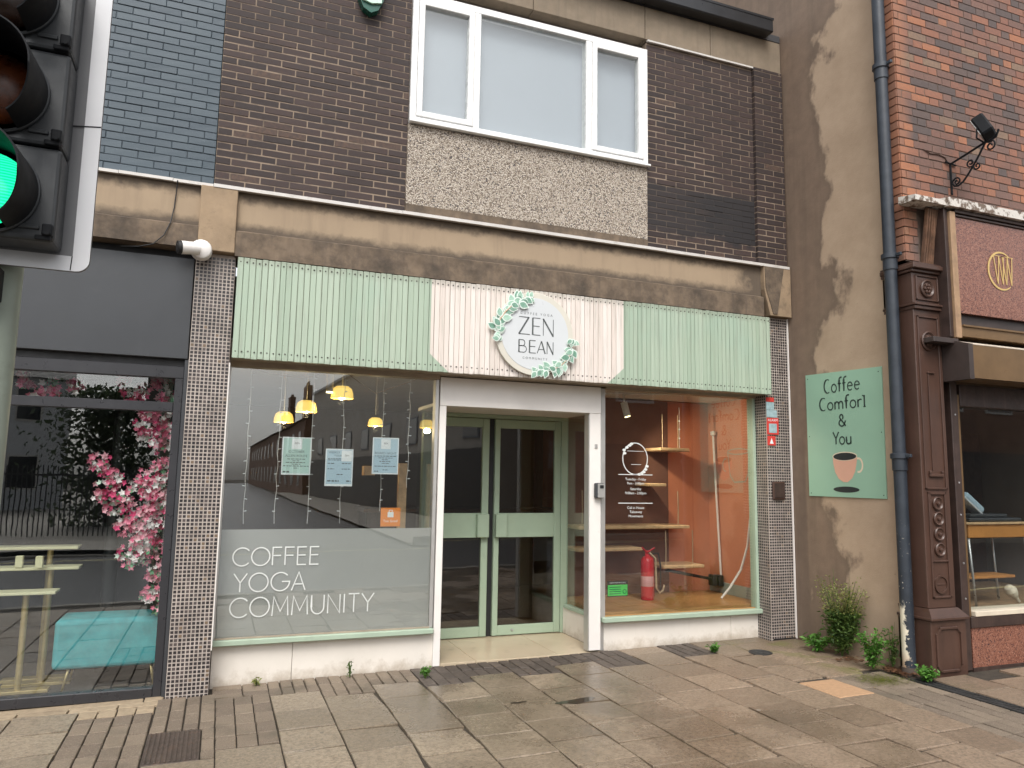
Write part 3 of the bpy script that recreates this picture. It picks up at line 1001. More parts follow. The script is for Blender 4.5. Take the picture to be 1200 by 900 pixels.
# --- flashing and the rendered beam
mb = MB()
for a, b, dz in ((-.17, 1.31, 0), (1.313, 3.9, .002), (3.903, 5.395, -.001)):
    mb.prism([(a, -.075, 3.792 + dz), (a, -.075, 3.818 + dz), (a, -.045, 3.83 + dz), (a, .0, 3.832 + dz), (a, .0, 3.80 + dz)], (b - a, 0, 0))
mb.build('flashing', 'flashing_white', sb)
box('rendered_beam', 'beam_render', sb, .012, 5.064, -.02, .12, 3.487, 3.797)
mb = MB().prism([(.012, -.062, 3.268), (.012, -.062, 3.465), (.012, -.021, 3.485), (.012, .12, 3.485), (.012, .12, 3.268)], (5.052, 0, 0))
mb.build('beam_ledge', 'beam_ledge', sb)
box('corbel', 'corbel_render', sb, -.258, .010, -.07, .12, 3.285, 3.797, .006)
mb = MB().prism([(5.066, -.07, 3.797), (5.066, -.07, 3.55), (5.135, -.07, 3.285), (5.405, -.07, 3.285), (5.405, -.07, 3.797)], (0, .19, 0))
mb.build('corbel', 'corbel_render', sb)
mb = MB().prism([(5.075, -.078, 3.79), (5.082, -.078, 3.57), (5.17, -.078, 3.30), (5.22, -.078, 3.30), (5.315, -.078, 3.79)], (0, .01, 0))
mb.build('corbel_face', 'beam_ledge', sb)
# --- mosaic columns
def column(x0, x1, z0, z1, ret=None):
    c = box('mosaic_column', 'grout', sb, x0, x1, .0055, .26, z0, z1)
    p = .0285
    mb = MB()
    nz = int((z1 - z0) / p)
    nx = int(round((x1 - x0) / p)); px = (x1 - x0) / nx
    for k in range(nz):
        for i in range(nx):
            a = x0 + i * px; b = z0 + k * p
            w = .0203
            e = random.uniform(-.0008, .0008)
            q = [(a + .005 + e, .004), (a + .005 + w, .004)]
            y = random.uniform(.0022, .0036)
            A = [(q[0][0], y, b + .005), (q[1][0], y, b + .005), (q[1][0], y, b + .0045 + w), (q[0][0], y, b + .0045 + w)]
            B = [(v[0], .006, v[2]) for v in A]
            va = [mb.b.verts.new(v) for v in A]; vb = [mb.b.verts.new(v) for v in B]
            mb.b.faces.new(va)
            for j in range(4):
                mb.b.faces.new((va[j], vb[j], vb[(j + 1) % 4], va[(j + 1) % 4]))
    if ret is not None:                                   # the reveal that faces the window
        s = -1 if ret < (x0 + x1) / 2 else 1
        for k in range(nz):
            for i in range(7):
                a = .008 + i * p; b = z0 + k * p
                mb.quad((ret + s * .002, a + .005, b + .005), (ret + s * .002, a + .0255, b + .005), (ret + s * .002, a + .0255, b + .0255), (ret + s * .002, a + .005, b + .0255))
    t = mb.build('tile', 'mosaic_tile', c, kind='stuff')
    return c
column(-.262, .022, -.02, 3.28)
column(5.112, 5.398, .05, 3.278, 5.112)
MB().box(5.399, 5.414, -.006, .05, .06, 3.28).build('edge_trim', 'white_paint', sb)
MB().box(.0225, .030, -.004, .17, .31, 2.44).build('edge_trim', 'white_paint', sb)
box('dark_skirting', 'blackish', sb, 5.13, 5.395, -.004, .004, .055, .085)
# --- left shop window
lw = thing('tmp', (0, 0, 0), None, None)
bpy.data.objects.remove(lw)
sh = box('shop_window', 'green_frame', sb, .028, 1.742, .13, .26, .302, .345, .006)          # the sill carries the window
box('head_rail', 'sill_beige', sh, .028, 1.742, .15, .26, 2.437, 2.47)
box('side_rail', 'aluminium', sh, 1.712, 1.742, .17, .26, .346, 2.436, .003)
box('side_rail', 'aluminium', sh, .030, .044, .17, .26, .346, 2.436)
box('bead', 'sill_beige', sh, .045, 1.711, .16, .185, .346, .356)
box('glass_pane', 'glass', sh, .044, 1.712, .194, .200, .346, 2.437)
box('frosted_film', 'frost_film', sh, .046, 1.710, .2005, .2015, .347, 1.165)
mb = MB()
for a, b in ((.03, .62), (.623, 1.80)):
    mb.box(a, b, .2, .28, -.03, .301, .003)
mb.build('stall_riser', 'riser_paint', sb)
# lettering on the glass
PUT = lambda a, b, h: (a, .1935 - h, b)
lt = thing('window_lettering', (.14, .193, .49), 'thin white words COFFEE YOGA COMMUNITY on the frosted window', 'lettering')
for wd, x, z, h, sx in (('COFFEE', .140, .888, .137, .985), ('YOGA', .155, .690, .140, 1.0), ('COMMUNITY', .140, .500, .145, .985)):
    mb = MB()
    line_of(mb, wd, x, z, h, .0095, PUT, sx)
    mb.build('word', 'letter_white', lt)
# --- entrance surround
en = box('entrance_surround', 'white_paint', sb, 1.752, 3.322, .165, .30, 2.212, 2.462, .003)
box('post', 'white_paint', en, 1.752, 1.812, .168, .30, .03, 2.211, .003)
box('post', 'white_paint', en, 3.205, 3.322, .168, .28, .062, 2.211, .003)
box('post_strip', 'aluminium', en, 3.326, 3.372, .172, .26, .345, 2.455, .003)
box('edge_strip', 'aluminium', en, 3.196, 3.204, .172, .26, .06, 2.2)
box('ceiling', 'white_paint', sb, 1.80, 3.40, .302, 1.12, 2.235, 2.27)
th = MB().box(1.80, 3.36, .185, 1.10, -.04, .034).build('threshold', 'joint_soil', sb)
for a, b in ((1.802, 2.135), (2.139, 2.905), (2.909, 3.352)):
    MB().box(a, b, .18, 1.10, .0, .0465, .003).build('floor_tile', 'threshold_tile', th)
# recess sides
for X, s, nm in ((3.352, 1, 'return_window'), (1.80, -1, 'return_window')):
    rs = box(nm, 'green_frame', sb, X - .012 if s > 0 else X - .05, X + .05 if s > 0 else X + .012, .29, 1.0, .30, .335, .004)
    box('glass_pane', 'glass', rs, X + .02 * s - .003, X + .02 * s + .003, .30, 1.0, .336, 2.234)
    box('return_riser', 'riser_paint', rs, min(X, X + .06 * s), max(X, X + .06 * s), .29, 1.04, .046, .299, .003)
# --- doors
dframe = box('door_frame', 'door_green', sb, 1.84, 3.405, 1.045, 1.12, 2.195, 2.233, .003)
box('jamb', 'door_green', dframe, 3.325, 3.405, 1.045, 1.12, .047, 2.194, .003)
box('jamb', 'door_green', dframe, 1.84, 1.90, 1.045, 1.12, .047, 2.194, .003)
box('rebate', 'blackish', dframe, 2.53, 2.588, 1.085, 1.11, .05, 2.194)
def leaf(x0, x1, label):
    d = MB()
    st = .056
    d.box(x0, x0 + st, 1.05, 1.095, .055, 2.188, .004)
    d.box(x1 - st - .014, x1, 1.05, 1.095, .055, 2.188, .004)
    d.box(x0 + st, x1 - st - .014, 1.053, 1.092, .055, .150, .004)
    d.box(x0 + st, x1 - st - .014, 1.053, 1.092, 2.10, 2.188, .004)
    d.box(x0 + st, x1 - st - .014, 1.053, 1.092, 1.005, 1.245, .004)
    o = d.build('door', 'door_green', sb)
    o['label'] = label
    box('glass_pane', 'dark_glass', o, x0 + st - .004, x1 - st - .01, 1.070, 1.076, .152, 1.003)
    box('glass_pane', 'dark_glass', o, x0 + st - .004, x1 - st - .01, 1.070, 1.076, 1.247, 2.098)
    return o
dl = leaf(1.902, 2.528, 'left green glazed door')
dr_ = leaf(2.590, 3.322, 'right green glazed door')
box('push_block', 'door_green', dl, 2.40, 2.522, .992, 1.05, 1.01, 1.24, .006)
box('push_block', 'door_green', dr_, 2.594, 2.712, .992, 1.05, 1.01, 1.24, .006)
box('lock', 'steel', dr_, 2.79, 2.815, 1.044, 1.052, .095, .112, .002)
# --- right shop window
rw = box('shop_window', 'green_frame', sb, 3.335, 5.17, .13, .26, .302, .348, .006)
box('head_rail', 'sill_beige', rw, 3.374, 5.105, .15, .26, 2.452, 2.47)
box('side_rail', 'green_frame', rw, 5.075, 5.108, .165, .26, .349, 2.452, .003)
box('bead', 'ply_wood', rw, 3.376, 5.07, .19, .215, .349, .358)
box('glass_pane', 'glass', rw, 3.372, 5.078, .194, .200, .349, 2.455)
mb = MB()
for a, b in ((3.372, 4.78), (4.783, 5.112)):
    mb.box(a, b, .2, .28, .02, .301, .003)
mb.build('stall_riser', 'riser_paint', sb)
box('riser_edge', 'aluminium', sb, 3.324, 3.37, .205, .28, .05, .3)
# --- rooms behind the glass
fl = box('room_floor', 'floor_wood', sb, .03, 5.40, 1.13, 6.0, -.02, .05)
box('room_floor', 'floor_wood', sb, .03, 1.79, .29, 1.13, -.02, .05)
cl = box('room_ceiling', 'ceiling_white', sb, .03, 1.795, .27, 6.0, 2.64, 2.68)
box('room_ceiling', 'ceiling_white', sb, 1.797, 5.40, 1.13, 6.0, 2.64, 2.68)
box('room_ceiling', 'ceiling_white', sb, 3.41, 5.40, .27, 1.128, 2.49, 2.53)
box('room_wall', 'dim_wall', sb, -.1, .03, .27, 6.0, -.02, 3.26)
box('room_wall', 'dim_wall', sb, .03, 5.40, 6.0, 6.2, -.02, 3.26)
tw = box('room_wall', 'terracotta', sb, 5.285, 5.41, .27, 6.0, -.02, 2.64)
box('back_partition', 'terracotta', sb, 4.74, 5.285, 1.22, 1.28, .05, 2.49)
box('back_partition', 'umber_wall', sb, 3.43, 4.738, 1.22, 1.28, .05, 2.49)
box('display_platform', 'ply_wood', sb, 3.41, 5.284, .27, 1.215, .30, .372)
box('skirting', 'grey_skirting', sb, 5.262, 5.284, .27, 1.2, .373, .49)
box('fascia_lining', 'sill_beige', sb, .03, 5.11, .13, .26, 2.47, 2.64)
box('floor_slab', 'dim_wall', sb, -.1, 5.41, .31, 6.2, 2.69, 3.2)
# --- first floor window
uw = MB()
for (a, b, c, d) in ((1.352, 1.405, 4.64, 5.865), (3.68, 3.733, 4.64, 5.865), (1.405, 3.68, 5.80, 5.865), (1.405, 3.68, 4.64, 4.70), (1.925, 1.985, 4.70, 5.80), (3.055, 3.115, 4.70, 5.80)):
    uw.box(a, b, -.03, .07, c, d, .004)
uw = uw.build('upper_window', 'upvc', sb)
mb = MB().box(1.345, 3.745, -.065, -.028, 4.634, 4.656, .004)
mb.build('window_sill', 'upvc', uw)
for x0, x1 in ((1.408, 1.922), (3.118, 3.677)):
    mb = MB()
    z0, z1 = 4.703, 5.797
    w = .052
    mb.box(x0, x0 + w, -.042, .04, z0, z1, .006).box(x1 - w, x1, -.042, .04, z0, z1, .006)
    mb.box(x0 + w, x1 - w, -.0405, .04, z0, z0 + w, .006).box(x0 + w, x1 - w, -.0405, .04, z1 - w, z1, .006)
    s_ = mb.build('sash', 'upvc', uw)
    box('glass_pane', 'glass', s_, x0 + w - .004, x1 - w + .004, -.004, .002, z0 + w - .004, z1 - w + .004)
box('glass_pane', 'glass', uw, 1.984, 3.056, .004, .010, 4.699, 5.801)
box('blind', 'blind_grey', uw, 1.40, 3.69, .085, .09, 4.65, 5.86)

# ================================================================== FASCIA SIGN (planks)
fs = thing('fascia_sign', (2.58, .1, 2.47), 'long boarded shop fascia in sage green planks with a pinkish white middle', 'sign')
box('backing', 'sill_beige', fs, .040, 5.130, -.045, .125, 2.476, 3.258)
PL = {}
xs = .037
npl = 0
nails = MB()
while xs < 5.128:
    w = random.choice((.044, .046, .046, .048))
    w = min(w, 5.134 - xs)
    key = round(w, 3)
    if w < .02: break
    if key not in PL:
        mb = MB().box(0, w - .003, 0, .02, 0, .790, .003)
        PL[key] = mesh_of(mb, 'plank', 'plank_paint')
    inst('plank', PL[key], fs, (xs + random.uniform(-.0008, .0012), -.066 + random.uniform(-.0025, .0035), 2.470 + random.uniform(-.002, .003)))
    for zz in (2.470 + .055, 2.470 + .755):
        nails.cyl((xs + w * .5 + random.uniform(-.003, .003), -.0690, zz + random.uniform(-.004, .004)), (xs + w * .5, -.060, zz), .0062, n=7)
    xs += w; npl += 1
nails.build('nail', 'nail', fs, kind='stuff')
print('planks', npl)

# ================================================================== ROUND LOGO SIGN
rd = thing('round_sign', (2.525, -.07, 2.86), 'round white sign reading ZEN BEAN with green leaf sprays on the fascia', 'sign')
CX, CZ, RR = 2.525, 2.862, .372
MB().lathe([(RR - .004, -.072), (RR, -.076), (RR, -.098), (RR - .003, -.100), (.001, -.100)], (CX, 0, CZ), 'y', 56).build('rim', 'logo_rim', rd)
MB().lathe([(.322, -.0995), (.322, -.1025), (.001, -.1025)], (CX, 0, CZ), 'y', 56).build('disc', 'logo_white', rd)
def leafshape(L, Wd, k=7, h=.004):
    mb = MB()
    up_ = [(L * i / k, Wd * math.sin(math.pi * (i / k) ** .8) * .5) for i in range(k + 1)]
    pts = [(x, -h, y) for x, y in up_] + [(x, -h, -y) for x, y in up_[1:-1][::-1]]
    mb.prism(pts, (0, h, 0))
    return mb
LF = mesh_of(leafshape(.072, .046, 7, .0012), 'leaf', 'leaf_print')
LB = mesh_of(leafshape(.094, .066, 7, .0012), 'leaf_backing', 'leaf_white')
LAY = [0]
def spray(path, sgn):
    n = len(path) - 1
    for i in range(n):
        (x, z), (x2, z2) = path[i], path[i + 1]
        a = math.atan2(z2 - z, x2 - x)
        for side in (-1, 1, 0, -1, 1, -1):
            if side == 0 and i % 2: continue
            an = a + side * random.uniform(.7, 1.15)
            if side == 0: an = a + random.uniform(-.2, .2)
            sc = random.uniform(.72, 1.12) * (1.0 if 0 < i < n - 1 else .85)
            u_ = random.random(); px, pz = x + (x2 - x) * u_ + random.uniform(-.022, .022), z + (z2 - z) * u_ + random.uniform(-.022, .022)
            LAY[0] = (LAY[0] + 3) % 8; d = LAY[0] * .0026
            inst('leaf_backing', LB, rd, (px - .012 * math.cos(an), -.1032 - d, pz - .012 * math.sin(an)), (0, -an, 0), (sc, 1, sc))
            inst('leaf', LF, rd, (px - .001 * math.cos(an), -.1046 - d, pz - .001 * math.sin(an)), (0, -an, 0), (sc, 1, sc))
    mb = MB()
    mb.tube([(x, -.118, z) for x, z in path[n // 2 - 2:n // 2 + 2]], .006, 6)
    mb.build('twig', 'twig_tan', rd)
spray([(2.20, 2.765), (2.165, 2.83), (2.165, 2.90), (2.19, 2.965), (2.235, 3.03), (2.29, 3.085), (2.35, 3.13), (2.415, 3.17), (2.47, 3.20)], 1)
spray([(2.885, 2.84), (2.89, 2.775), (2.865, 2.71), (2.83, 2.65), (2.775, 2.60), (2.715, 2.565), (2.65, 2.535), (2.575, 2.52), (2.51, 2.51)], -1)
PL2 = lambda a, b, h: (a, -.1028 - h, b)
mb = MB()
tn, tk = .0068, .0145
def st(p, w): mb.ribbon(p, w, PL2)
# ZEN
z0, h = 2.852, .152
st([(2.368, z0 + h), (2.468, z0 + h)], tn); st([(2.462, z0 + h), (2.370, z0)], tk); st([(2.366, z0), (2.472, z0)], tn)
st([(2.500, z0), (2.500, z0 + h)], tk); st([(2.500, z0 + h), (2.572, z0 + h)], tn); st([(2.500, z0 + h * .52), (2.566, z0 + h * .52)], tn); st([(2.500, z0), (2.574, z0)], tn)
st([(2.602, z0), (2.602, z0 + h)], tn); st([(2.600, z0 + h), (2.698, z0)], tk); st([(2.698, z0 - .004), (2.698, z0 + h)], tn)
mb.build('lettering', 'logo_text', rd)
mb = MB()
z0, h = 2.690, .110
st([(2.372, z0), (2.372, z0 + h)], tk * .85)
st([(2.372, z0 + h), (2.40, z0 + h)] + arc(2.405, z0 + h * .76, .022, h * .24, 90, -90, 8) + [(2.372, z0 + h * .52)], tn)
st([(2.372, z0 + h * .52), (2.41, z0 + h * .52)] + arc(2.415, z0 + h * .26, .028, h * .26, 90, -90, 8) + [(2.372, z0)], tn)
st([(2.472, z0), (2.472, z0 + h)], tk * .85); st([(2.472, z0 + h), (2.530, z0 + h)], tn); st([(2.472, z0 + h * .52), (2.526, z0 + h * .52)], tn); st([(2.472, z0), (2.532, z0)], tn)
st([(2.545, z0), (2.585, z0 + h)], tn); st([(2.585, z0 + h), (2.622, z0)], tk * .85); st([(2.558, z0 + h * .33), (2.610, z0 + h * .33)], tn)
st([(2.640, z0), (2.640, z0 + h)], tn); st([(2.639, z0 + h), (2.698, z0)], tk * .85); st([(2.698, z0 - .003), (2.698, z0 + h)], tn)
mb.build('lettering', 'logo_text', rd)
text('lettering', 'COFFEE YOGA', .030, 'logo_text', rd, lambda a, b, h: (2.535 + a, -.1028 - h, 3.030 + b), 1.75)
text('lettering', 'COMMUNITY', .028, 'logo_text', rd, lambda a, b, h: (2.525 + a, -.1028 - h, 2.632 + b), 1.6)

# ================================================================== SMALL THINGS ON THE SHOPFRONT
ks = thing('key_safe', (3.29, .166, 1.42), 'grey combination key safe on the white door post', 'key safe')
MB().box(3.245, 3.338, .118, .167, 1.425, 1.565, .012, 2).build('body', 'charcoal', ks)
MB().box(3.263, 3.338, .112, .1185, 1.43, 1.56, .006).build('cover', 'aluminium', ks)
MB().box(3.283, 3.322, .1095, .1125, 1.515, 1.545, .004).build('dial_window', 'blackish', ks)
bs = thing('post_socket', (3.27, .166, 1.9), 'tiny grey screw plate on the white post above the key safe', 'plate')
MB().box(3.255, 3.285, .159, .167, 1.885, 1.925, .003).build('plate', 'aluminium', bs)
vb = thing('wall_plate', (5.23, -.01, 1.42), 'dark brown square plate on the right mosaic column', 'wall plate')
MB().box(5.155, 5.305, -.022, .004, 1.425, 1.605, .008).build('plate', 'brown_gloss', vb)
MB().box(5.172, 5.288, -.027, -.021, 1.443, 1.588, .005).build('cover', 'dark_timber', vb)
st_ = thing('warning_stickers', (5.18, 0, 2.2), 'strip of red and blue stickers on the right mosaic column', 'stickers')
def stick(name, m_, x0, x1, z0, z1, d=0.0): return MB().box(x0, x1, -.004 - d, .0015, z0, z1).build(name, m_, st_)
stick('red_sticker', 'sticker_red', 5.11, 5.205, 2.405, 2.45)
stick('blue_sticker', 'sticker_blue', 5.108, 5.205, 2.325, 2.402)
stick('blue_sticker', 'sticker_blue', 5.112, 5.24, 2.248, 2.322)
stick('red_sticker', 'sticker_red', 5.112, 5.255, 2.075, 2.243)
stick('red_sticker', 'sticker_red', 5.115, 5.212, 1.965, 2.06)
PS = lambda cx, cz: (lambda a, b, h: (cx + a, -.0046 - h, cz + b))
text('print', 'ALARM', .036, 'paper_white', st_, PS(5.183, 2.208), 1.1)
MB().box(5.135, 5.232, -.0052, -.0042, 2.092, 2.185).build('print', 'sticker_blue', st_)
MB().prism([(5.140, -.0052, 1.982), (5.187, -.0052, 1.982), (5.1635, -.0052, 2.042)], (0, .001, 0)).build('print', 'paper_white', st_)
# security camera
sc = thing('security_camera', (-.25, -.06, 3.25), 'white bullet security camera on the corner of the render', 'security camera')
MB().lathe([(.001, -.165), (.05, -.163), (.07, -.150), (.076, -.135), (.076, -.075), (.07, -.07)], (-.225, 0, 3.268), 'y', 24).build('base', 'white_plastic', sc)
d = Vector((-.93, -.28, -.12)).normalized()
p0 = Vector((-.24, -.165, 3.262))
MB().cyl(p0, p0 + d * .125, .046, .050, 18).build('housing', 'white_plastic', sc)
MB().cyl(p0 + d * .126, p0 + d * .152, .050, .047, 18).cyl(p0 + d * .12, p0 + d * .156, .03, .03, 14).build('lens_hood', 'blackish', sc)
MB().cyl((-.235, -.162, 3.255), (-.235, -.155, 3.255), .012, n=10).build('screw', 'aluminium', sc)
# alarm box
al = thing('alarm_box', (.98, -.02, 5.6), 'green and white burglar alarm box high on the brown brickwork', 'alarm box')
ap = [(.865, 5.92), (.865, 5.66), (.91, 5.56), (.975, 5.525), (1.035, 5.56), (1.08, 5.66), (1.08, 5.92)]
MB().prism([(x, -.005, z) for x, z in ap], (0, -.075, 0)).build('body', 'alarm_green', al)
MB().prism([(.895, -.081, 5.62), (.975, -.081, 5.60), (1.06, -.081, 5.62), (1.06, -.081, 5.90), (.895, -.081, 5.90)], (0, -.02, 0)).build('lens', 'alarm_pale', al)
# loose cable down the beam
cb = MB().tube([(-.425, -.075, 3.80), (-.43, -.04, 3.74), (-.438, -.03, 3.6), (-.452, -.07, 3.47), (-.49, -.08, 3.36), (-.56, -.07, 3.285), (-.66, -.04, 3.262), (-.78, .01, 3.262)], .0045, 6).build('loose_cable', 'blackish')
tag(cb, 'thin black cable hanging loose down the beige beam', 'cable')

# ================================================================== LEFT BUILDING
lb = thing('corner_shop', (-1.8, .3, 0), 'shop on the left with slate blue painted brick over a charcoal fascia', 'building')
bp = box('brick_panel', 'blue_mortar', lb, -3.2, -.174, .005, .12, 3.83, 6.34)
lay_bricks(bp, 'blue_brick', -3.2, -.176, 3.835, 6.335, 0, .0602, .226, 'stretcher', lambda x, z: x > -1.3 and z < 5.8, 300, joint=.006, vjoint=.0045, seed=9)
box('upper_wall', 'dim_wall', lb, -3.2, -.172, .125, .3, 3.27, 6.3)
MB().box(-3.2, -.173, .3, 6.0, 3.27, 6.34).build('upper_block', 'dim_wall', lb)
mb = MB()
for a, b, dz in ((-3.2, -.83, 0), (-.827, -.46, .002), (-.457, -.173, -.001)):
    mb.prism([(a, -.06, 3.795 + dz), (a, -.06, 3.818 + dz), (a, -.03, 3.829 + dz), (a, .0, 3.829 + dz), (a, .0, 3.80 + dz)], (b - a, 0, 0))
mb.build('flashing', 'flashing_white', lb)
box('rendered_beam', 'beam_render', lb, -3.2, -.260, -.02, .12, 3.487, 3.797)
MB().prism([(-3.2, -.062, 3.295), (-3.2, -.062, 3.465), (-3.2, -.021, 3.485), (-3.2, .12, 3.485), (-3.2, .12, 3.295)], (2.94, 0, 0)).build('beam_ledge', 'beam_ledge', lb)
box('fascia_recess', 'blackish', lb, -3.2, -.275, .10, .13, 3.22, 3.294)
box('fascia_panel', 'charcoal', lb, -3.2, -.272, .04, .10, 2.452, 3.235, .004)
box('fascia_shadow_gap', 'blackish', lb, -3.2, -.272, .09, .13, 2.40, 2.451)
sf = box('shop_window', 'charcoal_frame', lb, -3.2, -.292, .075, .17, 2.305, 2.398, .004)
box('transom', 'charcoal_frame', sf, -3.2, -.352, .075, .16, 2.05, 2.122, .004)
box('jamb', 'charcoal_frame', sf, -.351, -.293, .07, .17, -.01, 2.304, .004)
box('jamb', 'charcoal', sf, -.2915, -.2635, .05, .17, -.01, 2.45, .003)
box('bottom_rail', 'charcoal_frame', sf, -3.2, -.352, .07, .17, -.012, .058, .004)
box('mullion', 'charcoal_frame', sf, -2.1, -2.04, .075, .17, .06, 2.304, .004)
box('glass_pane', 'glass', sf, -2.039, -.352, .108, .114, .059, 2.049)
box('glass_pane', 'glass', sf, -3.2, -2.101, .108, .114, .059, 2.049)
box('glass_pane', 'glass', sf, -3.2, -.352, .108, .114, 2.123, 2.304)
box('room_floor', 'far_slate', lb, -3.2, -.27, .172, 6.0, -.1, -.012)
box('room_wall', 'black_wall', lb, -3.2, -.105, 3.2, 3.3, -.1, 3.26)
box('room_ceiling', 'black_wall', lb, -3.2, -.105, .14, 3.19, 2.6, 2.66)
box('room_wall', 'black_wall', lb, -.26, -.105, .27, 3.19, -.1, 2.59)
box('end_wall', 'black_wall', lb, -3.4, -3.201, -.06, 6.0, -.1, 6.34)
box('roof', 'far_slate', lb, -3.3, -.102, -.01, 6.0, 6.345, 6.42)

# ================================================================== RIGHT BUILDING
rb = thing('brick_shop', (6.8, 0, .08), 'tall red brick shop with a brown pilaster and a stained beige side wall', 'building')
box('side_wall', 'stained_render', rb, 5.42, 5.70, -1.325, 7.0, -.05, 9.5)
bf = MB().box(5.436, 8.6, -1.4445, -1.2, 3.52, 9.5).box(5.436, 5.70, -1.436, -1.326, 3.52, 9.5).build('brick_front', 'dark_mortar', rb)
lay_bricks(bf, 'red_brick', 5.43, 8.6, 4.05, 9.4, -1.45, .0752, .226, 'flemish', lambda x, z: z < 6.6 and x < 7.35 and (x < 7.0 or z > 4.3), 270, joint=.009, vjoint=.008, seed=12)
lay_bricks(bf, 'red_brick', 5.43, 5.588, 3.53, 4.05, -1.452, .0752, .105, 'stretcher', lambda x, z: True, 20, joint=.009, vjoint=.008, seed=13)
rq = MB()                                              # the return of the corner bricks
k = 0
z = 3.53
while z < 9.3:
    rq.box(5.424, 5.47, -1.438, -1.33, z, z + .066, .002)
    z += .0752
rq.build('corner_bricks', 'red_brick', bf, kind='stuff')
box('upper_wall', 'dim_wall', rb, 5.71, 8.6, -1.19, 7.0, 3.0, 9.5)
# cap flashing, rotten bracket, fascia
cap = MB()
cap.prism([(5.36, -1.46, 4.075), (5.36, -1.63, 4.045), (5.36, -1.63, 4.0), (5.36, -1.46, 4.005)], (.36, 0, 0))
cap.prism([(5.722, -1.46, 4.10), (5.722, -1.66, 4.065), (5.722, -1.66, 3.99), (5.722, -1.46, 3.995)], (2.87, 0, 0))
cap.build('cap_flashing', 'peeling_white', rb)
mb = MB()
rr = random.Random(4)
for i in range(5):
    xx = 5.60 + i * .026
    mb.prism([(xx, -1.47, 3.49), (xx + .022, -1.47, 3.49), (xx + .022 + rr.uniform(-.006, .006), -1.50 - rr.uniform(0, .04), 3.74), (xx + .02, -1.55, 3.985), (xx, -1.55, 3.985), (xx + rr.uniform(-.006, .006), -1.52, 3.74)], (0, .03, 0))
mb.build('rotten_bracket', 'rotten_timber', rb)
box('fascia_end', 'dark_timber', rb, 5.725, 5.765, -1.60, -1.452, 2.85, 3.985, .003)
box('fascia_strip', 'pale_timber', rb, 5.767, 5.832, -1.625, -1.452, 2.845, 3.96, .004)
box('granite_fascia', 'red_granite', rb, 5.834, 8.6, -1.60, -1.452, 3.07, 3.925)
MB().box(5.834, 8.6, -1.615, -1.452, 3.928, 3.945, .002).box(5.834, 8.6, -1.625, -1.452, 3.955, 3.985, .003).build('fascia_bead', 'dark_timber', rb)
box('shadow_gap', 'awning_dark', rb, 5.834, 8.6, -1.56, -1.452, 2.965, 3.068)
MB().box(5.836, 8.6, -1.625, -1.452, 2.86, 2.955, .004).box(5.836, 8.6, -1.64, -1.6255, 2.945, 2.96).build('bronze_rail', 'bronze', rb)
ab = MB().prism([(5.79, -1.50, 2.81), (5.79, -1.60, 2.81), (5.79, -1.74, 2.765), (5.79, -1.74, 2.485), (5.79, -1.50, 2.485)], (2.8, 0, 0)).build('awning_box', 'bronze', rb)
MB().prism([(5.80, -1.602, 2.8125), (5.80, -1.602, 2.818), (5.80, -1.742, 2.774), (5.80, -1.742, 2.766)], (2.7, 0, 0)).build('awning_lid', 'awning_cream', ab)
MB().prism([(5.735, -1.49, 2.82), (5.735, -1.60, 2.82), (5.735, -1.745, 2.77), (5.735, -1.745, 2.475), (5.735, -1.49, 2.475)], (.053, 0, 0)).build('end_cap', 'awning_dark', ab)
MB().box(5.5, 5.79, -1.62, -1.505, 2.79, 2.835, .004).build('awning_arm', 'awning_dark', ab)
# monogram
mg = MB()
PM = lambda a, b, h: (6.40 + a, -1.601 - h, 3.50 + b)
mg.ribbon(arc(0, 0, .168, .170, 52, 308, 30), [.006] + [.010 + .012 * math.sin(math.pi * i / 30) for i in range(1, 30)] + [.006], PM, .004)
for ox in (-.095, .015):
    for pts in ([(0, .135), (.04, -.12)], [(.04, -.12), (.066, .135)], [(.066, .135), (.104, -.12)], [(.104, -.12), (.125, .135)]):
        mg.ribbon([(p[0] + ox, p[1]) for p in pts], .012, PM, .003 + (.001 if pts[0][1] < 0 else 0))
    mg.ribbon([(ox - .02, .135), (ox + .14, .135)], .005, PM, .0045)
mg.build('monogram', 'gold', rb)
# pilaster
pl = MB()
pl.box(5.425, 5.735, -1.50, -1.20, .60, 3.09, .006)
pl = pl.build('pilaster', 'brown_gloss', rb)
def pb(name, *a, bev=.004): return MB().box(*a, bev).build(name, 'brown_gloss', pl)
pb('plinth', 5.42, 5.815, -1.515, -1.20, .05, .505)
mb = MB()
mb.box(5.405, 5.835, -1.54, -1.20, .507, .53, .004).prism([(5.41, -1.535, .531), (5.83, -1.535, .531), (5.745, -1.505, .60), (5.42, -1.505, .60)], (0, .3, 0))
mb.build('base_moulding', 'brown_gloss', pl)
mb = MB().box(5.418, 5.77, -1.525, -1.20, 3.085, 3.115, .004).box(5.405, 5.785, -1.54, -1.20, 3.116, 3.136, .004)
mb.build('neck_moulding', 'brown_gloss', pl)
pb('capital', 5.42, 5.76, -1.505, -1.20, 3.138, 3.405)
mb = MB().box(5.40, 5.80, -1.53, -1.20, 3.406, 3.43, .004).box(5.385, 5.815, -1.56, -1.20, 3.431, 3.47, .006).box(5.40, 5.80, -1.54, -1.20, 3.471, 3.488)
mb.build('cornice', 'brown_gloss', pl)
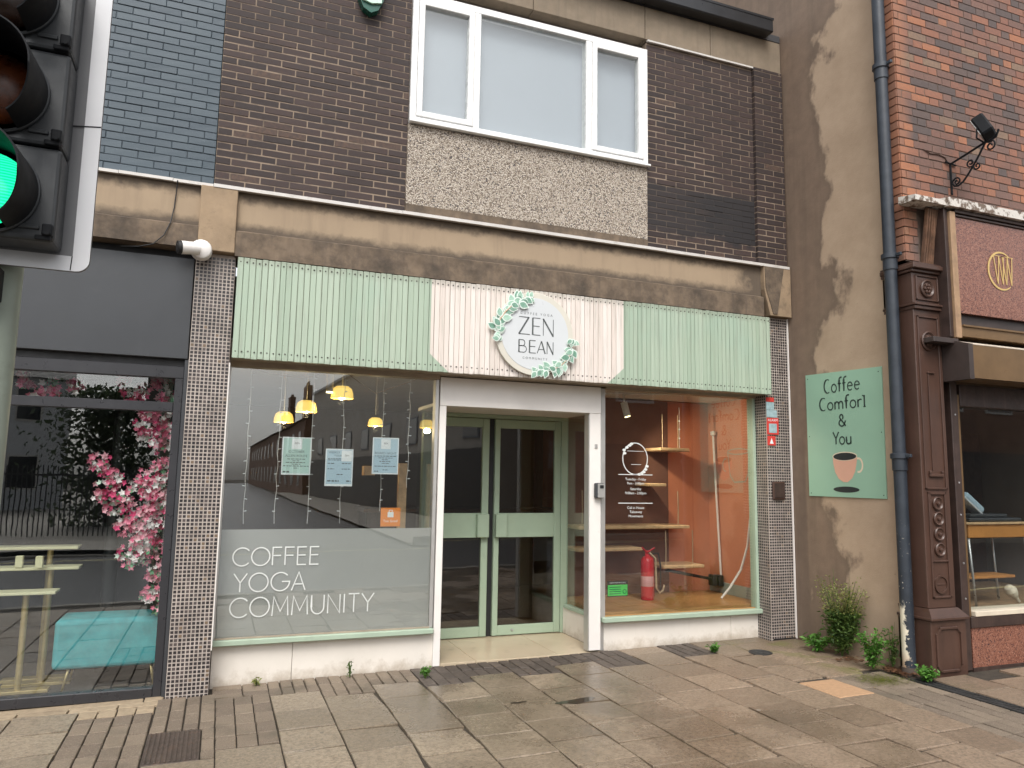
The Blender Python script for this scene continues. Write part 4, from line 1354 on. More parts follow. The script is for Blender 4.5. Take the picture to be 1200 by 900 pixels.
def frame(x0, x1, z0, z1, y, w=.014, d=.012, ch=0.0):
    mb = MB()
    mb.box(x0, x0 + w, y - d, y + .01, z0 + ch, z1 - ch, .003).box(x1 - w, x1, y - d, y + .01, z0 + ch, z1 - ch, .003)
    mb.box(x0 + ch, x1 - ch, y - d, y + .01, z0, z0 + w, .003).box(x0 + ch, x1 - ch, y - d, y + .01, z1 - w, z1, .003)
    if ch:
        for (a, b, c, e) in ((x0, z0 + ch, x0 + ch, z0), (x1 - ch, z0, x1, z0 + ch), (x0, z1 - ch, x0 + ch, z1), (x1 - ch, z1, x1, z1 - ch)):
            mb.ribbon([(a + (w / 2 if a == x0 else -w / 2 if a == x1 else 0), b + (w / 2 if b == z0 else -w / 2 if b == z1 else 0)),
                       (c + (w / 2 if c == x0 else -w / 2 if c == x1 else 0), e + (w / 2 if e == z0 else -w / 2 if e == z1 else 0))], w, lambda p, q, h: (p, y - d - h, q), .0)
    return mb.build('panel_moulding', 'brown_gloss', pl)
frame(5.455, 5.70, 1.56, 3.03, -1.5, .016)
frame(5.475, 5.68, .68, 1.54, -1.5, .016)
frame(5.455, 5.715, 3.165, 3.385, -1.505, .012)
frame(5.462, 5.755, .10, .455, -1.515, .02, .016, .05)
frame(5.487, 5.668, .97, 1.53, -1.5, .012, .014)
def rosette(x, z, r, y, petals=True):
    mb = MB().lathe([(r, 0), (r, -.014), (r * .88, -.020), (r * .76, -.014), (r * .7, -.008), (.001, -.008)], (x, y, z), 'y', 24)
    if petals:
        for i in range(6):
            a = i * math.pi / 3
            mb.lathe([(.001, -.024), (r * .17, -.020), (r * .22, -.012), (r * .22, -.006)], (x + r * .4 * math.cos(a), y, z + r * .4 * math.sin(a)), 'y', 8)
        mb.lathe([(.001, -.028), (r * .16, -.024), (r * .2, -.006)], (x, y, z), 'y', 8)
    else:
        mb.lathe([(.001, -.026), (r * .25, -.022), (r * .3, -.012), (r * .3, -.006)], (x, y, z), 'y', 12)
    return mb.build('rosette', 'brown_gloss', pl)
rosette(5.585, 3.272, .078, -1.505)
rosette(5.575, 2.815, .085, -1.5)
for z in (1.445, 1.32, 1.195, 1.07): rosette(5.577, z, .056, -1.5, False)
MB().lathe([(.075, 0), (.075, -.014), (.06, -.014), (.06, -.004), (.001, -.004)], (5.572, -1.5, .79), 'y', 28).build('ring', 'brown_gloss', pl)
MB().box(5.525, 5.62, -1.508, -1.49, .784, .796, .002).build('ring_bar', 'brown_gloss', pl)
MB().box(5.50, 5.66, -1.522, -1.495, 1.665, 1.69, .004).box(5.50, 5.52, -1.522, -1.495, 1.69, 1.715, .004).box(5.64, 5.66, -1.522, -1.495, 1.69, 1.715, .004).build('bracket', 'brown_gloss', pl)
MB().box(5.54, 5.62, -1.515, -1.495, 2.535, 2.55, .003).box(5.543, 5.55, -1.512, -1.495, 1.72, 2.534, .002).build('inner_moulding', 'brown_gloss', pl)
# window of the right shop
wd = box('shop_window', 'dark_timber', rb, 5.826, 5.908, -1.485, -1.30, .08, 2.49, .005)
box('jamb_bead', 'bronze', wd, 5.910, 5.958, -1.462, -1.30, .43, 2.38, .004)
box('head_rail', 'dark_timber', wd, 5.960, 8.6, -1.47, -1.30, 2.28, 2.47, .005)
box('sill_rail', 'dark_timber', wd, 5.910, 8.6, -1.495, -1.30, .42, .508, .004)
box('sill_board', 'cream_sill', wd, 5.960, 8.6, -1.50, -1.30, .510, .552, .004)
box('glass_pane', 'glass', wd, 5.955, 8.6, -1.412, -1.406, .553, 2.279)
box('granite_riser', 'red_granite', rb, 5.925, 8.6, -1.478, -1.2, .10, .419)
box('riser_foot', 'dark_timber', rb, 5.915, 8.6, -1.485, -1.2, .04, .099)
mb = MB()
for z in (2.2, 1.62, .66, .95, 1.35):
    mb.lathe([(.001, -.006), (.008, -.004), (.009, 0)], (5.868, -1.485, z), 'y', 8)
mb.build('screw_head', 'steel', wd)
box('room_floor', 'pale_timber', rb, 5.72, 8.6, -1.29, 1.5, .40, .50)
box('room_wall', 'dim_wall', rb, 5.72, 8.6, 1.5, 1.6, .3, 2.9)
box('room_wall', 'dim_wall', rb, 8.45, 8.6, -1.29, 1.49, .3, 2.9)
box('room_ceiling', 'dim_wall', rb, 5.72, 8.6, -1.19, 1.49, 2.7, 2.8)
box('room_partition', 'dark_timber', rb, 6.2, 8.4, .2, .24, .5, 2.2)
# ---- downpipe
dp = thing('downpipe', (5.355, -1.355, .06), 'black cast iron downpipe with peeling white paint at its foot', 'downpipe')
MB().cyl((5.352, -1.352, .10), (5.352, -1.352, 9.4), .052, n=20).build('pipe', 'downpipe_paint', dp)
for z in (5.31, 3.545, 1.81, 7.1):
    mb = MB().lathe([(.052, -.10), (.060, -.095), (.060, .0), (.072, .005), (.072, .045), (.055, .05)], (5.352, -1.352, z), 'z', 20)
    c = mb.build('collar', 'downpipe_paint', dp)
    MB().box(5.34, 5.365, -1.47, -1.41, z + .012, z + .04, .003).build('lug', 'downpipe_paint', c)
MB().cyl((5.352, -1.352, .04), (5.352, -1.352, .12), .066, .06, 16).build('shoe', 'cast_iron', dp)
# ---- wall sign
ws = thing('wall_sign', (5.40, -.7, 1.47), 'mint green wall sign reading Coffee Comfort & You on the beige side wall', 'sign')
MB().prism([(5.408, -.235, 1.472), (5.408, -1.152, 1.470), (5.408, -1.158, 2.632), (5.408, -.235, 2.662)], (.010, 0, 0)).build('panel', 'sign_green', ws)
PW = lambda a, b, h: (5.4075 - h, -.235 - a, b)
mb = MB()
for (a, b) in ((.03, 2.62), (.89, 2.59), (.03, 1.50), (.89, 1.50), (.03, 2.05), (.895, 2.05)):
    mb.ribbon([(a - .005, b), (a + .005, b)], .01, PW, .002)
mb.build('screw_head', 'sign_dark', ws)
def lower(word, x, z, h, mb, w1=.0165, w2=.009, sx=1.0):
    """tall narrow letters; h is the x-height"""
    def s(p, w): mb.ribbon([(x + a * h * sx, z + b * h) for a, b in p], w, PW)
    for ch in word:
        if ch == 'C':
            s(arc(.5, .85, .5, .87, 60, 300, 18), [w2] * 4 + [w1] * 11 + [w2] * 4); adv = 1.0
        elif ch == 'o':
            s(arc(.36, .5, .36, .5, 0, 360, 22), w2 * 1.4); adv = .9
        elif ch == 'e':
            s([(.03, .55), (.66, .55)] + arc(.36, .5, .34, .5, 10, 315, 18), w2 * 1.3); adv = .88
        elif ch == 'f':
            s([(.15, 0), (.15, 1.45)] + arc(.42, 1.45, .27, .32, 180, 60, 8), w1 * .9); s([(-.08, 1), (.42, 1)], w2); adv = .56
        elif ch == 'm':
            s([(0, 0), (0, 1)], w1); s([(0, .7)] + arc(.27, .66, .25, .34, 170, 0, 8) + [(.52, 0)], w1 * .9); s([(.52, .7)] + arc(.79, .66, .25, .34, 170, 0, 8) + [(1.04, 0)], w1 * .9); adv = 1.25
        elif ch == 'r':
            s([(0, 0), (0, 1)], w1); s([(0, .62)] + arc(.3, .62, .3, .38, 170, 55, 7), w2 * 1.2); adv = .55
        elif ch == 't':
            s([(.15, 0), (.15, 1.5)], w1); s([(-.1, 1.5), (.15, 1.3)], w2); s([(0, 0), (.3, 0)], w2); adv = .4
        elif ch == 'Y':
            s([(0, 1.7), (.42, .8), (.84, 1.7)], w1 * .9); s([(.42, .8), (.42, 0)], w1); adv = .85
        elif ch == 'u':
            s([(0, 1), (0, .34)] + arc(.31, .34, .31, .34, 180, 360, 10) + [(.62, 1)], w1 * .9); s([(.62, .4), (.62, 0)], w1 * .8); adv = .8
        elif ch == '&':
            s(arc(.36, 1.28, .24, .36, -50, 200, 14) + [(.3, .95), (.95, .0)], w1 * .9); s(arc(.40, .46, .40, .46, 110, 330, 14) + [(.95, .75)], w1 * .9); adv = 1.0
        x += (adv + .1) * h * sx
for wd_, x, z, h, sx in (('Coffee', .245, 2.458, .075, 1.12), ('Comfort', .180, 2.292, .070, 1.31), ('&', .415, 2.130, .066, 1.25), ('You', .335, 1.962, .068, 1.22)):
    mb = MB()
    lower(wd_, x, z, h, mb, sx=sx)
    mb.build('lettering', 'sign_dark', ws)
# plain cup print: rim, coffee, bowl, handle and the ellipse below
def disc2(cx, cz, rx, rz, n=28): return arc(cx, cz, rx, rz, 0, 360 - 360 / n, n - 1)
def flat(pts, h):
    mb = MB(); mb.b.faces.new([mb.b.verts.new(PW(a, b, h)) for a, b in pts]); return mb
flat(disc2(.47, 1.542, .155, .028), .0006).build('print', 'ink', ws)
cupo = [(.32, 1.845)] + [(.325, 1.78), (.345, 1.70), (.385, 1.64), (.44, 1.61), (.49, 1.61), (.545, 1.645), (.585, 1.71), (.605, 1.79), (.612, 1.845)]
flat(cupo, .0008).build('print', 'cup_pink', ws)
flat(disc2(.466, 1.848, .148, .042), .0010).build('print', 'cup_rim', ws)
flat(disc2(.466, 1.846, .138, .035), .0012).build('print', 'ink', ws)
mb = MB(); mb.ribbon(arc(.625, 1.765, .045, .062, -110, 110, 14), .018, PW, .0007); mb.build('print', 'cup_rim', ws)
# ---- floodlight on a scroll bracket
fl_ = thing('floodlight', (6.02, -1.45, 4.3), 'black floodlight on a wrought iron scroll bracket on the red brick', 'light')
X = 6.02
mb = MB()
mb.tube([(X, -1.462, 4.20), (X, -1.462, 4.50)], .009, 6)
mb.tube([(X - .06, -1.462, 4.502), (X + .07, -1.462, 4.488)], .008, 6)
mb.tube([(X, -1.465, 4.49), (X, -1.60, 4.515), (X, -1.80, 4.555), (X, -1.86, 4.555), (X, -1.91, 4.585), (X, -1.925, 4.62)], .010, 6)
def spiral(cy_, cz_, r0, turns, a0, sgn=1):
    n = 22
    return [(X, cy_ - (r0 * (1 - .8 * i / n)) * math.cos(a0 + sgn * 2 * math.pi * turns * i / n), cz_ + (r0 * (1 - .8 * i / n)) * math.sin(a0 + sgn * 2 * math.pi * turns * i / n)) for i in range(n + 1)]
mb.tube([(X, -1.80, 4.55), (X, -1.72, 4.44), (X, -1.64, 4.345), (X, -1.58, 4.285), (X, -1.53, 4.262), (X, -1.49, 4.272), (X, -1.475, 4.30)], .009, 6)
mb.tube(spiral(-1.515, 4.305, .042, 1.3, math.pi, -1), .0075, 6)
mb.tube(spiral(-1.655, 4.425, .040, 1.3, -.8, -1), .0075, 6)
mb.tube(spiral(-1.715, 4.375, .036, 1.3, 2.2, 1), .0075, 6)
mb.tube(spiral(-1.845, 4.505, .048, 1.3, 1.6, -1), .0075, 6)
mb.build('bracket', 'signal_dark', fl_)
mb = MB().box(-.085, .085, -.05, .05, -.105, .105, .014)
mt = Matrix.Translation((X, -1.80, 4.685)) @ Matrix.Rotation(R(-28), 4, 'X') @ Matrix.Rotation(R(25), 4, 'Z')
b = mb.b; mb2 = MB(); mb2.join(b, mt); mb2.build('lamp_body', 'signal_dark', fl_)
mb = MB().box(-.078, .078, .051, .057, -.095, .095, .004); mb2 = MB(); mb2.join(mb.b, mt); mb2.build('lamp_glass', 'aluminium', fl_)
mb = MB().tube([(X - .09, -1.80, 4.67), (X - .09, -1.79, 4.58), (X, -1.79, 4.555), (X + .09, -1.79, 4.58), (X + .09, -1.80, 4.67)], .008, 6); mb.build('yoke', 'signal_dark', fl_)
cab = MB().tube([(5.70, -1.457, 4.575), (5.78, -1.458, 4.55), (5.88, -1.458, 4.56), (5.96, -1.458, 4.545), (5.995, -1.458, 4.50)], .005, 6).build('lamp_cable', 'brown_gloss')
tag(cab, 'thin dark cable running along the red bricks to the floodlight', 'cable')

# ================================================================== TRAFFIC SIGNAL
ts = thing('traffic_signal', (-.63, -3.55, G(-.63)), 'traffic signal on a grey pole close by, showing green, with a white edged backing board', 'traffic light')
MB().cyl((-.63, -3.55, -.05), (-.63, -3.55, 3.3), .057, n=24).build('pole', 'pole_grey', ts)
# backing board with a rounded corner and white border
X0, X1, Z0, Z1 = -.865, -.392, 2.176, 3.35
def rrect(x0, x1, z0, z1, r, n=6):
    p = []
    for cx, cz, a in ((x1 - r, z0 + r, -90), (x1 - r, z1 - r, 0), (x0 + r, z1 - r, 90), (x0 + r, z0 + r, 180)):
        p += arc(cx, cz, r, r, a, a + 90, n)
    return p
bb = MB().prism([(x, -3.63, z) for x, z in rrect(X0, X1, Z0, Z1, .035)], (0, .012, 0)).build('backing_board', 'board_grey', ts)
bw = .044
mb = MB()
o_, i_ = rrect(X0, X1, Z0, Z1, .035), [(X1 - bw, Z0 + bw), (X1 - bw, Z1 - bw), (X0 + bw, Z1 - bw), (X0 + bw, Z0 + bw)]
n_ = 7
for c in range(4):
    oc = o_[c * n_:(c + 1) * n_]; on = o_[((c + 1) % 4) * n_]
    for k_ in range(n_ - 1):
        mb.b.faces.new([mb.b.verts.new((q[0], -3.6325, q[1])) for q in (oc[k_], oc[k_ + 1], i_[c])])
    mb.b.faces.new([mb.b.verts.new((q[0], -3.6325, q[1])) for q in (oc[-1], on, i_[(c + 1) % 4], i_[c])])
bmesh.ops.remove_doubles(mb.b, verts=mb.b.verts[:], dist=1e-5)
mb.build('white_border', 'board_white', bb)
mb = MB()
mb.ribbon([(X1 - .0005, 2.625), (-.468, 2.615)], .004, lambda a, b, h: (a, -3.6332, b))
mb.ribbon([(X1 - .047, Z0 + .002), (X1 - .045, Z0 + bw)], .003, lambda a, b, h: (a, -3.6332, b))
mb.build('board_seam', 'signal_dark', bb)
MODS = [(2.225, 2.492), (2.498, 2.775), (2.781, 3.06)]
for i, (z0, z1) in enumerate(MODS):
    zc = (z0 + z1) / 2 + (.0 if i else -.005)
    hd = MB().box(-.795, -.464, -3.75, -3.634, z0, z1, .010, 2).build('signal_housing', 'signal_black', ts)
    lens = ('lens_green', 'lens_amber', 'lens_off')[i]
    MB().lathe([(.102, -.0), (.098, -.012), (.085, -.024), (.06, -.034), (.03, -.040), (.001, -.042)], (-.63, -3.755, zc), 'y', 32).build('lens', lens, hd)
    # tunnel visor: open-ended shell, cut away at the underside
    vz = MB()
    N = 40
    outer, inner = [], []
    for k_ in range(N + 1):
        a = R(-62 + (304) * k_ / N)
        c_, s_ = math.cos(a), math.sin(a)
        depth = .205 - .10 * max(0, -s_) ** 1.2
        row = []
        for r_, d_ in ((.123, 0), (.116, depth), (.112, depth), (.117, 0)):
            row.append(vz.b.verts.new((-.63 + r_ * c_, -3.75 - d_, zc + r_ * s_)))
        outer.append(row)
    for p, q in zip(outer, outer[1:]):
        for j in range(3):
            f = vz.b.faces.new((p[j], q[j], q[j + 1], p[j + 1])); f.smooth = (j != 1)
    vz.build('visor', 'signal_dark', hd)
    MB().lathe([(.126, 0), (.126, -.012), (.120, -.016), (.120, 0)], (-.63, -3.75, zc), 'y', 40).build('visor_ring', 'signal_black', hd)
    mb = MB().box(-.508, -.470, -3.762, -3.748, z0 + .0, z0 + .014, .002).box(-.492, -.466, -3.768, -3.745, z0 + .012, z0 + .045, .003).cyl((-.478, -3.775, z0 + .02), (-.478, -3.745, z0 + .02), .008, n=8)
    mb.build('latch', 'signal_dark', hd)
    MB().box(-.55, -.50, -3.756, -3.748, z0 + .03, z0 + .042, .002).build('door_rib', 'signal_black', hd)
MB().box(-.76, -.607, -3.665, -3.58, 2.065, 2.17, .008).build('push_unit', 'signal_dark', ts)
MB().box(-.665, -.612, -3.6105, -3.604, 1.925, 1.985, .001).build('number_plate', 'paper_white', ts)

# ================================================================== BEHIND THE LEFT WINDOW
def point(name, loc, w, col, parent, r=.03):
    l = bpy.data.lights.new(name, 'POINT'); l.energy = w; l.color = col; l.shadow_soft_size = r
    o = bpy.data.objects.new(name, l); COL.objects.link(o); o.parent = parent; o.location = Vector(loc) - wloc(parent)
    return o
SH = mesh_of(MB().lathe([(.012, .125), (.06, .120), (.092, .095), (.106, .05), (.110, .0), (.104, .0), (.100, .05), (.088, .09), (.05, .112), (.001, .118)], (0, 0, 0), 'z', 24), 'shade', 'lamp_amber')
BU = mesh_of(MB().lathe([(.001, -.015), (.03, -.005), (.038, .02), (.03, .045), (.001, .055)], (0, 0, 0), 'z', 12), 'bulb', 'bulb_glow')
CO = mesh_of(MB().cyl((0, 0, .12), (0, 0, .62), .004, n=6), 'cord', 'white_plastic')
for (x, y, z, s, lab) in ((1.055, 1.15, 2.325, .98, 'biggest amber glass pendant lamp, highest in the left window'),
                          (.735, 1.2, 2.185, .90, 'amber pendant lamp hanging just left of the biggest one'),
                          (.575, 1.75, 2.115, .88, 'amber pendant lamp above the mint poster, leftmost of the lamps'),
                          (1.50, 1.75, 2.115, .72, 'small amber pendant lamp above the right pale blue poster')):
    t = thing('pendant_lamp', (x, y, z), lab, 'pendant lamp', 'amber pendant lamps behind the left shop window')
    inst('shade', SH, t, (x, y, z), None, (s, s, s))
    inst('bulb', BU, t, (x, y, z), None, (s, s, s))
    inst('cord', CO, t, (x, y, z), None, (1, 1, 1))
    point('bulb_light', (x, y, z - .03), 4.0, (1, .78, .45), t)
t = thing('spot_lamp', (.93, 1.1, 2.36), 'white cylinder spot lamp between two amber pendants in the left window', 'spot lamp')
MB().cyl((.93, 1.1, 2.38), (.93, 1.1, 2.56), .034, n=16).cyl((.93, 1.1, 2.56), (.93, 1.1, 2.64), .008, n=8).build('housing', 'white_plastic', t)
MB().cyl((.93, 1.1, 2.368), (.93, 1.1, 2.379), .032, n=16).build('lamp_face', 'bulb_glow', t)
# posters
def poster(x0, x1, z0, z1, mat, lab, kind):
    t = thing('poster', ((x0 + x1) / 2, .21, z0), lab, 'poster')
    box('sheet', 'paper_white', t, x0, x1, .2008, .2016, z0, z1)
    w = .008
    box('print_ground', mat, t, x0 + w, x1 - w, .2004, .20075, z0 + (.016 if kind else .010), z1 - w)
    P = lambda a, b, h: (a, .2003 - h * .1, b)
    xc = (x0 + x1) / 2
    if kind == 0:
        box('logo_square', 'paper_white', t, xc - .04, xc + .04, .2001, .20035, z1 - .095, z1 - .012)
        text('print', 'ZEN', .02, 'logo_text', t, lambda a, b, h: (xc + a, .2000, z1 - .055 + b))
    else:
        box('logo_square', 'paper_white', t, x1 - .095, x1 - .012, .2001, .20035, z1 - .10, z1 - .012)
        text('print', 'ZEN', .02, 'logo_text', t, lambda a, b, h: (x1 - .052 + a, .2000, z1 - .06 + b))
    return t, xc
def bars(t, rows, mat='logo_text'):
    mb = MB()
    for (xa, xb, z, h) in rows:
        x = xa
        while x < xb - .004:
            l = min(random.uniform(.012, .03), xb - x)
            mb.quad((x, .2000, z), (x + l, .2000, z), (x + l, .2000, z + h), (x, .2000, z + h)); x += l + .006
    mb.build('small_print', mat, t)
t, xc = poster(.462, .688, 1.595, 1.897, 'paper_mint', 'mint green poster, leftmost of the three sheets on the window', 0)
text('print', 'OCTOBER', .027, 'logo_text', t, lambda a, b, h: (xc + a, .2000, 1.772 + b))
text('print', 'ALLEN ROUTE', .027, 'logo_text', t, lambda a, b, h: (xc + a, .2000, 1.738 + b))
bars(t, [(xc - .07, xc + .07, 1.718, .006), (xc - .03, xc + .03, 1.704, .005), (xc - .08, xc + .07, 1.690, .006), (xc - .035, xc + .035, 1.677, .005), (xc - .1, xc + .1, 1.662, .006), (xc - .02, xc + .02, 1.646, .005), (xc - .1, xc - .05, 1.612, .012)])
t, xc = poster(.806, 1.030, 1.508, 1.812, 'paper_blue', 'white bordered blue timetable sheet, lowest of the three on the window', 1)
text('print', 'WEEKLY', .024, 'logo_text', t, lambda a, b, h: (.875 + a, .2000, 1.775 + b))
text('print', 'YOGA', .022, 'logo_text', t, lambda a, b, h: (.905 + a, .2000, 1.750 + b))
bars(t, [(.826, .93, 1.728, .006), (.826, .93, 1.718, .005), (.826, .88, 1.69, .006), (.94, 1.01, 1.69, .006), (.826, .88, 1.645, .006), (.94, 1.01, 1.645, .006), (.90, .95, 1.60, .006), (.826, .92, 1.545, .010), (.98, 1.015, 1.545, .010)])
t, xc = poster(1.188, 1.410, 1.612, 1.918, 'paper_blue', 'pale blue poster, rightmost of the three sheets on the window', 0)
text('print', 'BOARD NIGHT', .027, 'logo_text', t, lambda a, b, h: (xc + a, .2000, 1.778 + b))
bars(t, [(xc - .09, xc + .09, 1.76, .006), (xc - .06, xc + .06, 1.745, .005), (xc - .03, xc + .03, 1.73, .005), (xc - .05, xc + .05, 1.715, .006), (xc - .03, xc + .03, 1.70, .005), (xc - .09, xc + .09, 1.675, .006), (xc - .02, xc + .02, 1.645, .006), (xc - .09, xc - .05, 1.632, .008)])
os_ = thing('orange_sticker', (1.36, .2, 1.18), 'square orange sticker with a white bag on the left shop window', 'sticker')
box('sheet', 'orange', os_, 1.277, 1.443, .2008, .2014, 1.18, 1.334)
MB().box(1.335, 1.385, .2002, .2006, 1.255, 1.298).box(1.345, 1.35, .2002, .2006, 1.298, 1.312).box(1.37, 1.375, .2002, .2006, 1.298, 1.312).box(1.345, 1.375, .2002, .2006, 1.3121, 1.316).build('print', 'paper_white', os_)
text('print', 'Too Good', .028, 'paper_white', os_, lambda a, b, h: (1.36 + a, .2004, 1.215 + b))
# fairy light strings
for i, (x, z0, lab) in enumerate(((.20, 1.2, 'string of tiny fairy lights nearest the left mosaic column'), (.44, 1.2, 'string of fairy lights left of the mint poster'), (.70, 1.2, 'string of fairy lights just right of the mint poster'),
                                  (.955, 1.2, 'string of fairy lights passing behind the timetable sheet'), (1.29, 1.3, 'string of fairy lights behind the right blue poster'), (1.52, 1.5, 'string of fairy lights nearest the white entrance post'))):
    t = thing('fairy_lights', (x, .32, 2.5), lab, 'fairy lights', 'strings of fairy lights in the left window')
    rr = random.Random(i)
    pts = [(x + rr.uniform(-.006, .006), .32 + rr.uniform(-.004, .004), 2.50 - (2.5 - z0) * k / 14) for k in range(15)]
    MB().tube(pts, .0022, 5).build('wire', 'white_plastic', t)
    mb = MB()
    for k in range(12):
        z = 2.4 - (2.4 - z0) * k / 12
        sx = rr.choice((-1, 1))
        mb.tube([(x, .32, z), (x + sx * .022, .315, z + rr.uniform(-.006, .006))], .0035, 5)
    mb.build('tiny_bulb', 'paper_white', t, kind='stuff')
mb = MB().tube([(.12, .5, 2.50), (.35, .5, 2.44), (.62, .5, 2.42), (.80, .5, 2.46), (.97, .5, 2.54)], .004, 5).tube([(.97, .5, 2.5), (1.25, .5, 2.32), (1.62, .5, 2.47)], .004, 5).tube([(1.27, .5, 2.32), (1.28, .5, 2.14)], .003, 5)
tag(mb.build('bunting_cord', 'rope'), 'thin cord looped across the ceiling behind the left window', 'cord')
# a counter and a wooden upright further back
t = thing('wood_screen', (1.95, 2.2, .05), 'tall pale wooden upright inside the left window by the entrance', 'screen')
MB().box(1.60, 1.68, 1.0, 1.05, .05, 1.72, .004).build('upright', 'shelf_wood', t)
MB().box(1.30, 1.41, 1.2, 1.3, 1.60, 1.69, .003).build('box_sign', 'shelf_wood', t)
t = thing('counter', (3.0, 4.4, .05), 'dark counter at the back of the coffee shop', 'counter')
MB().box(1.9, 4.8, 4.2, 4.8, .05, 1.1, .01).build('front', 'dark_timber', t)
MB().box(1.85, 4.85, 4.15, 4.85, 1.102, 1.15, .006).build('worktop', 'floor_wood', t)

# ================================================================== BEHIND THE RIGHT WINDOW
hd_ = thing('hours_decal', (3.71, .193, 1.25), 'white opening hours lettering under a leafy ring on the right window', 'lettering')
PD = lambda a, b, h: (a, .1936 - h * .1, b)
mb = MB()
mb.ribbon(arc(3.705, 1.800, .135, .150, 0, 360, 40), .009, PD)
for (cx, cz) in ((3.615, 1.905), (3.585, 1.88), (3.645, 1.925), (3.59, 1.85), (3.665, 1.94), (3.82, 1.70), (3.80, 1.675), (3.835, 1.73), (3.775, 1.66), (3.75, 1.652)):
    mb.b.faces.new([mb.b.verts.new(PD(a, b, .002)) for a, b in arc(cx, cz, .020, .013, 20, 340, 8)])
mb.ribbon([(3.62, 1.872), (3.80, 1.872)], .004, PD); mb.ribbon([(3.66, 1.745), (3.77, 1.745)], .004, PD)
mb.ribbon([(3.522, 1.648), (3.895, 1.648)], .007, PD); mb.ribbon([(3.522, 1.379), (3.895, 1.379)], .007, PD)
mb.build('ring_print', 'decal_white', hd_)
for s_, z in (('Tuesday - Friday', 1.594), ('9am - 3:00pm', 1.555), ('Saturday', 1.502), ('9:00am - 2:00pm', 1.463), ('Call in House', 1.325), ('Takeaway', 1.287), ('Movements', 1.247)):
    text('print', s_, .034, 'decal_white', hd_, lambda a, b, h, z=z: (3.71 + a, .1936, z + b), 1.0)
gs = thing('rating_sticker', (3.52, .2, .53), 'green and black rating sticker low on the right window', 'sticker')
box('sheet', 'blackish', gs, 3.408, 3.625, .2006, .2014, .522, .665)
box('print', 'sticker_green', gs, 3.414, 3.620, .2000, .2005, .530, .628)
mb = MB()
for i in range(4): mb.quad((3.43, .1998, .545 + i * .02), (3.55, .1998, .545 + i * .02), (3.55, .1998, .551 + i * .02), (3.43, .1998, .551 + i * .02))
mb.ribbon(arc(3.59, .565, .018, .018, 0, 360, 14), .006, lambda a, b, h: (a, .1998, b))
mb.build('print', 'alarm_green', gs)
text('print', 'FOOD HYGIENE RATING', .015, 'paper_white', gs, lambda a, b, h: (3.517 + a, .2003, .642 + b))
fe = thing('fire_extinguisher', (4.14, .75, .372), 'red fire extinguisher standing on the window platform', 'fire extinguisher')
ex, ey = 4.20, .80
MB().lathe([(.001, 0), (.062, .002), (.066, .012), (.066, .38), (.060, .41), (.04, .435), (.022, .445), (.020, .47), (.001, .47)], (ex, ey, .373), 'z', 24).build('cylinder', 'ext_red', fe)
MB().lathe([(.0668, .14), (.0672, .141), (.0672, .24), (.0668, .241)], (ex, ey, .373), 'z', 24).build('label_band', 'ext_label', fe)
MB().tube([(ex - .07, ey - .02, .905), (ex - .02, ey, .868), (ex + .03, ey, .862)], .009, 6).tube([(ex + .08, ey - .02, .90), (ex + .03, ey, .865), (ex - .02, ey, .85)], .009, 6).build('handle', 'ext_red', fe)
MB().tube([(ex + .02, ey - .02, .85), (ex + .055, ey - .075, .80), (ex + .058, ey - .08, .62), (ex + .06, ey - .08, .50), (ex + .10, ey - .08, .45), (ex + .14, ey - .08, .475), (ex + .155, ey - .08, .53)], .010, 7).build('hose', 'rope', fe)
f2 = thing('fire_extinguisher', (4.36, .86, .372), 'second dark red extinguisher half hidden behind the first', 'fire extinguisher')
MB().lathe([(.001, 0), (.056, .002), (.058, .012), (.058, .36), (.05, .40), (.02, .425), (.001, .45)], (4.33, .98, .373), 'z', 20).build('cylinder', 'ext_red', f2)
MB().tube([(4.33, .98, .81), (4.41, .92, .83), (4.425, .90, .7), (4.425, .90, .55), (4.42, .90, .45)], .008, 6).build('hose', 'blackish', f2)
def shelf(x0, x1, z, lab, ropes=True, y0=.88):
    t = thing('rope_shelf', ((x0 + x1) / 2, 1.05, z), lab, 'shelf', 'wooden shelves behind the right window')
    MB().box(x0, x1, y0, 1.218, z, z + .036, .008).build('board', 'shelf_wood', t)
    if ropes:
        mb = MB()
        for xx in (x0 + .06, x1 - .12):
            mb.tube([(xx, y0 + .05, z + .03), (xx + .004, y0 + .05, z + .2), (xx, y0 + .05, z + .40)], .006, 5)
        mb.build('rope', 'rope', t)
    return t
shelf(4.42, 4.80, 1.915, 'short wooden shelf, highest on the terracotta wall')
shelf(4.30, 4.50, 1.53, 'tiny wooden ledge below the highest shelf', False)
shelf(3.45, 4.79, 1.085, 'long wooden shelf across the middle of the right window')
shelf(3.45, 4.20, .86, 'low wooden shelf behind the fire extinguishers', False)
shelf(4.45, 4.97, .665, 'lowest thick wooden shelf beside the black bar', True)
t = thing('black_bar', (5.0, 1.1, .56), 'black metal bar and clamp low on the terracotta wall', 'bar')
MB().tube([(4.55, .98, .64), (5.18, .98, .52)], .016, 8).build('bar', 'blackish', t)
MB().box(5.12, 5.17, .93, 1.03, .46, .575, .005).box(5.19, 5.255, .93, 1.03, .455, .57, .005).build('clamp', 'blackish', t)
t = thing('hanging_bells', (4.44, .95, 1.95), 'thin string of small bells hanging from the window ceiling', 'ornament')
mb = MB().tube([(4.70, .93, 2.40), (4.70, .93, 1.955)], .003, 5)
for z in (2.25, 2.16, 2.06): mb.lathe([(.001, .012), (.010, .006), (.012, -.006), (.001, -.012)], (4.70, .93, z), 'z', 8)
mb.build('string', 'white_plastic', t)
t = thing('white_pole', (5.24, .8, .9), 'straight white tube leaning against the terracotta wall', 'tube')
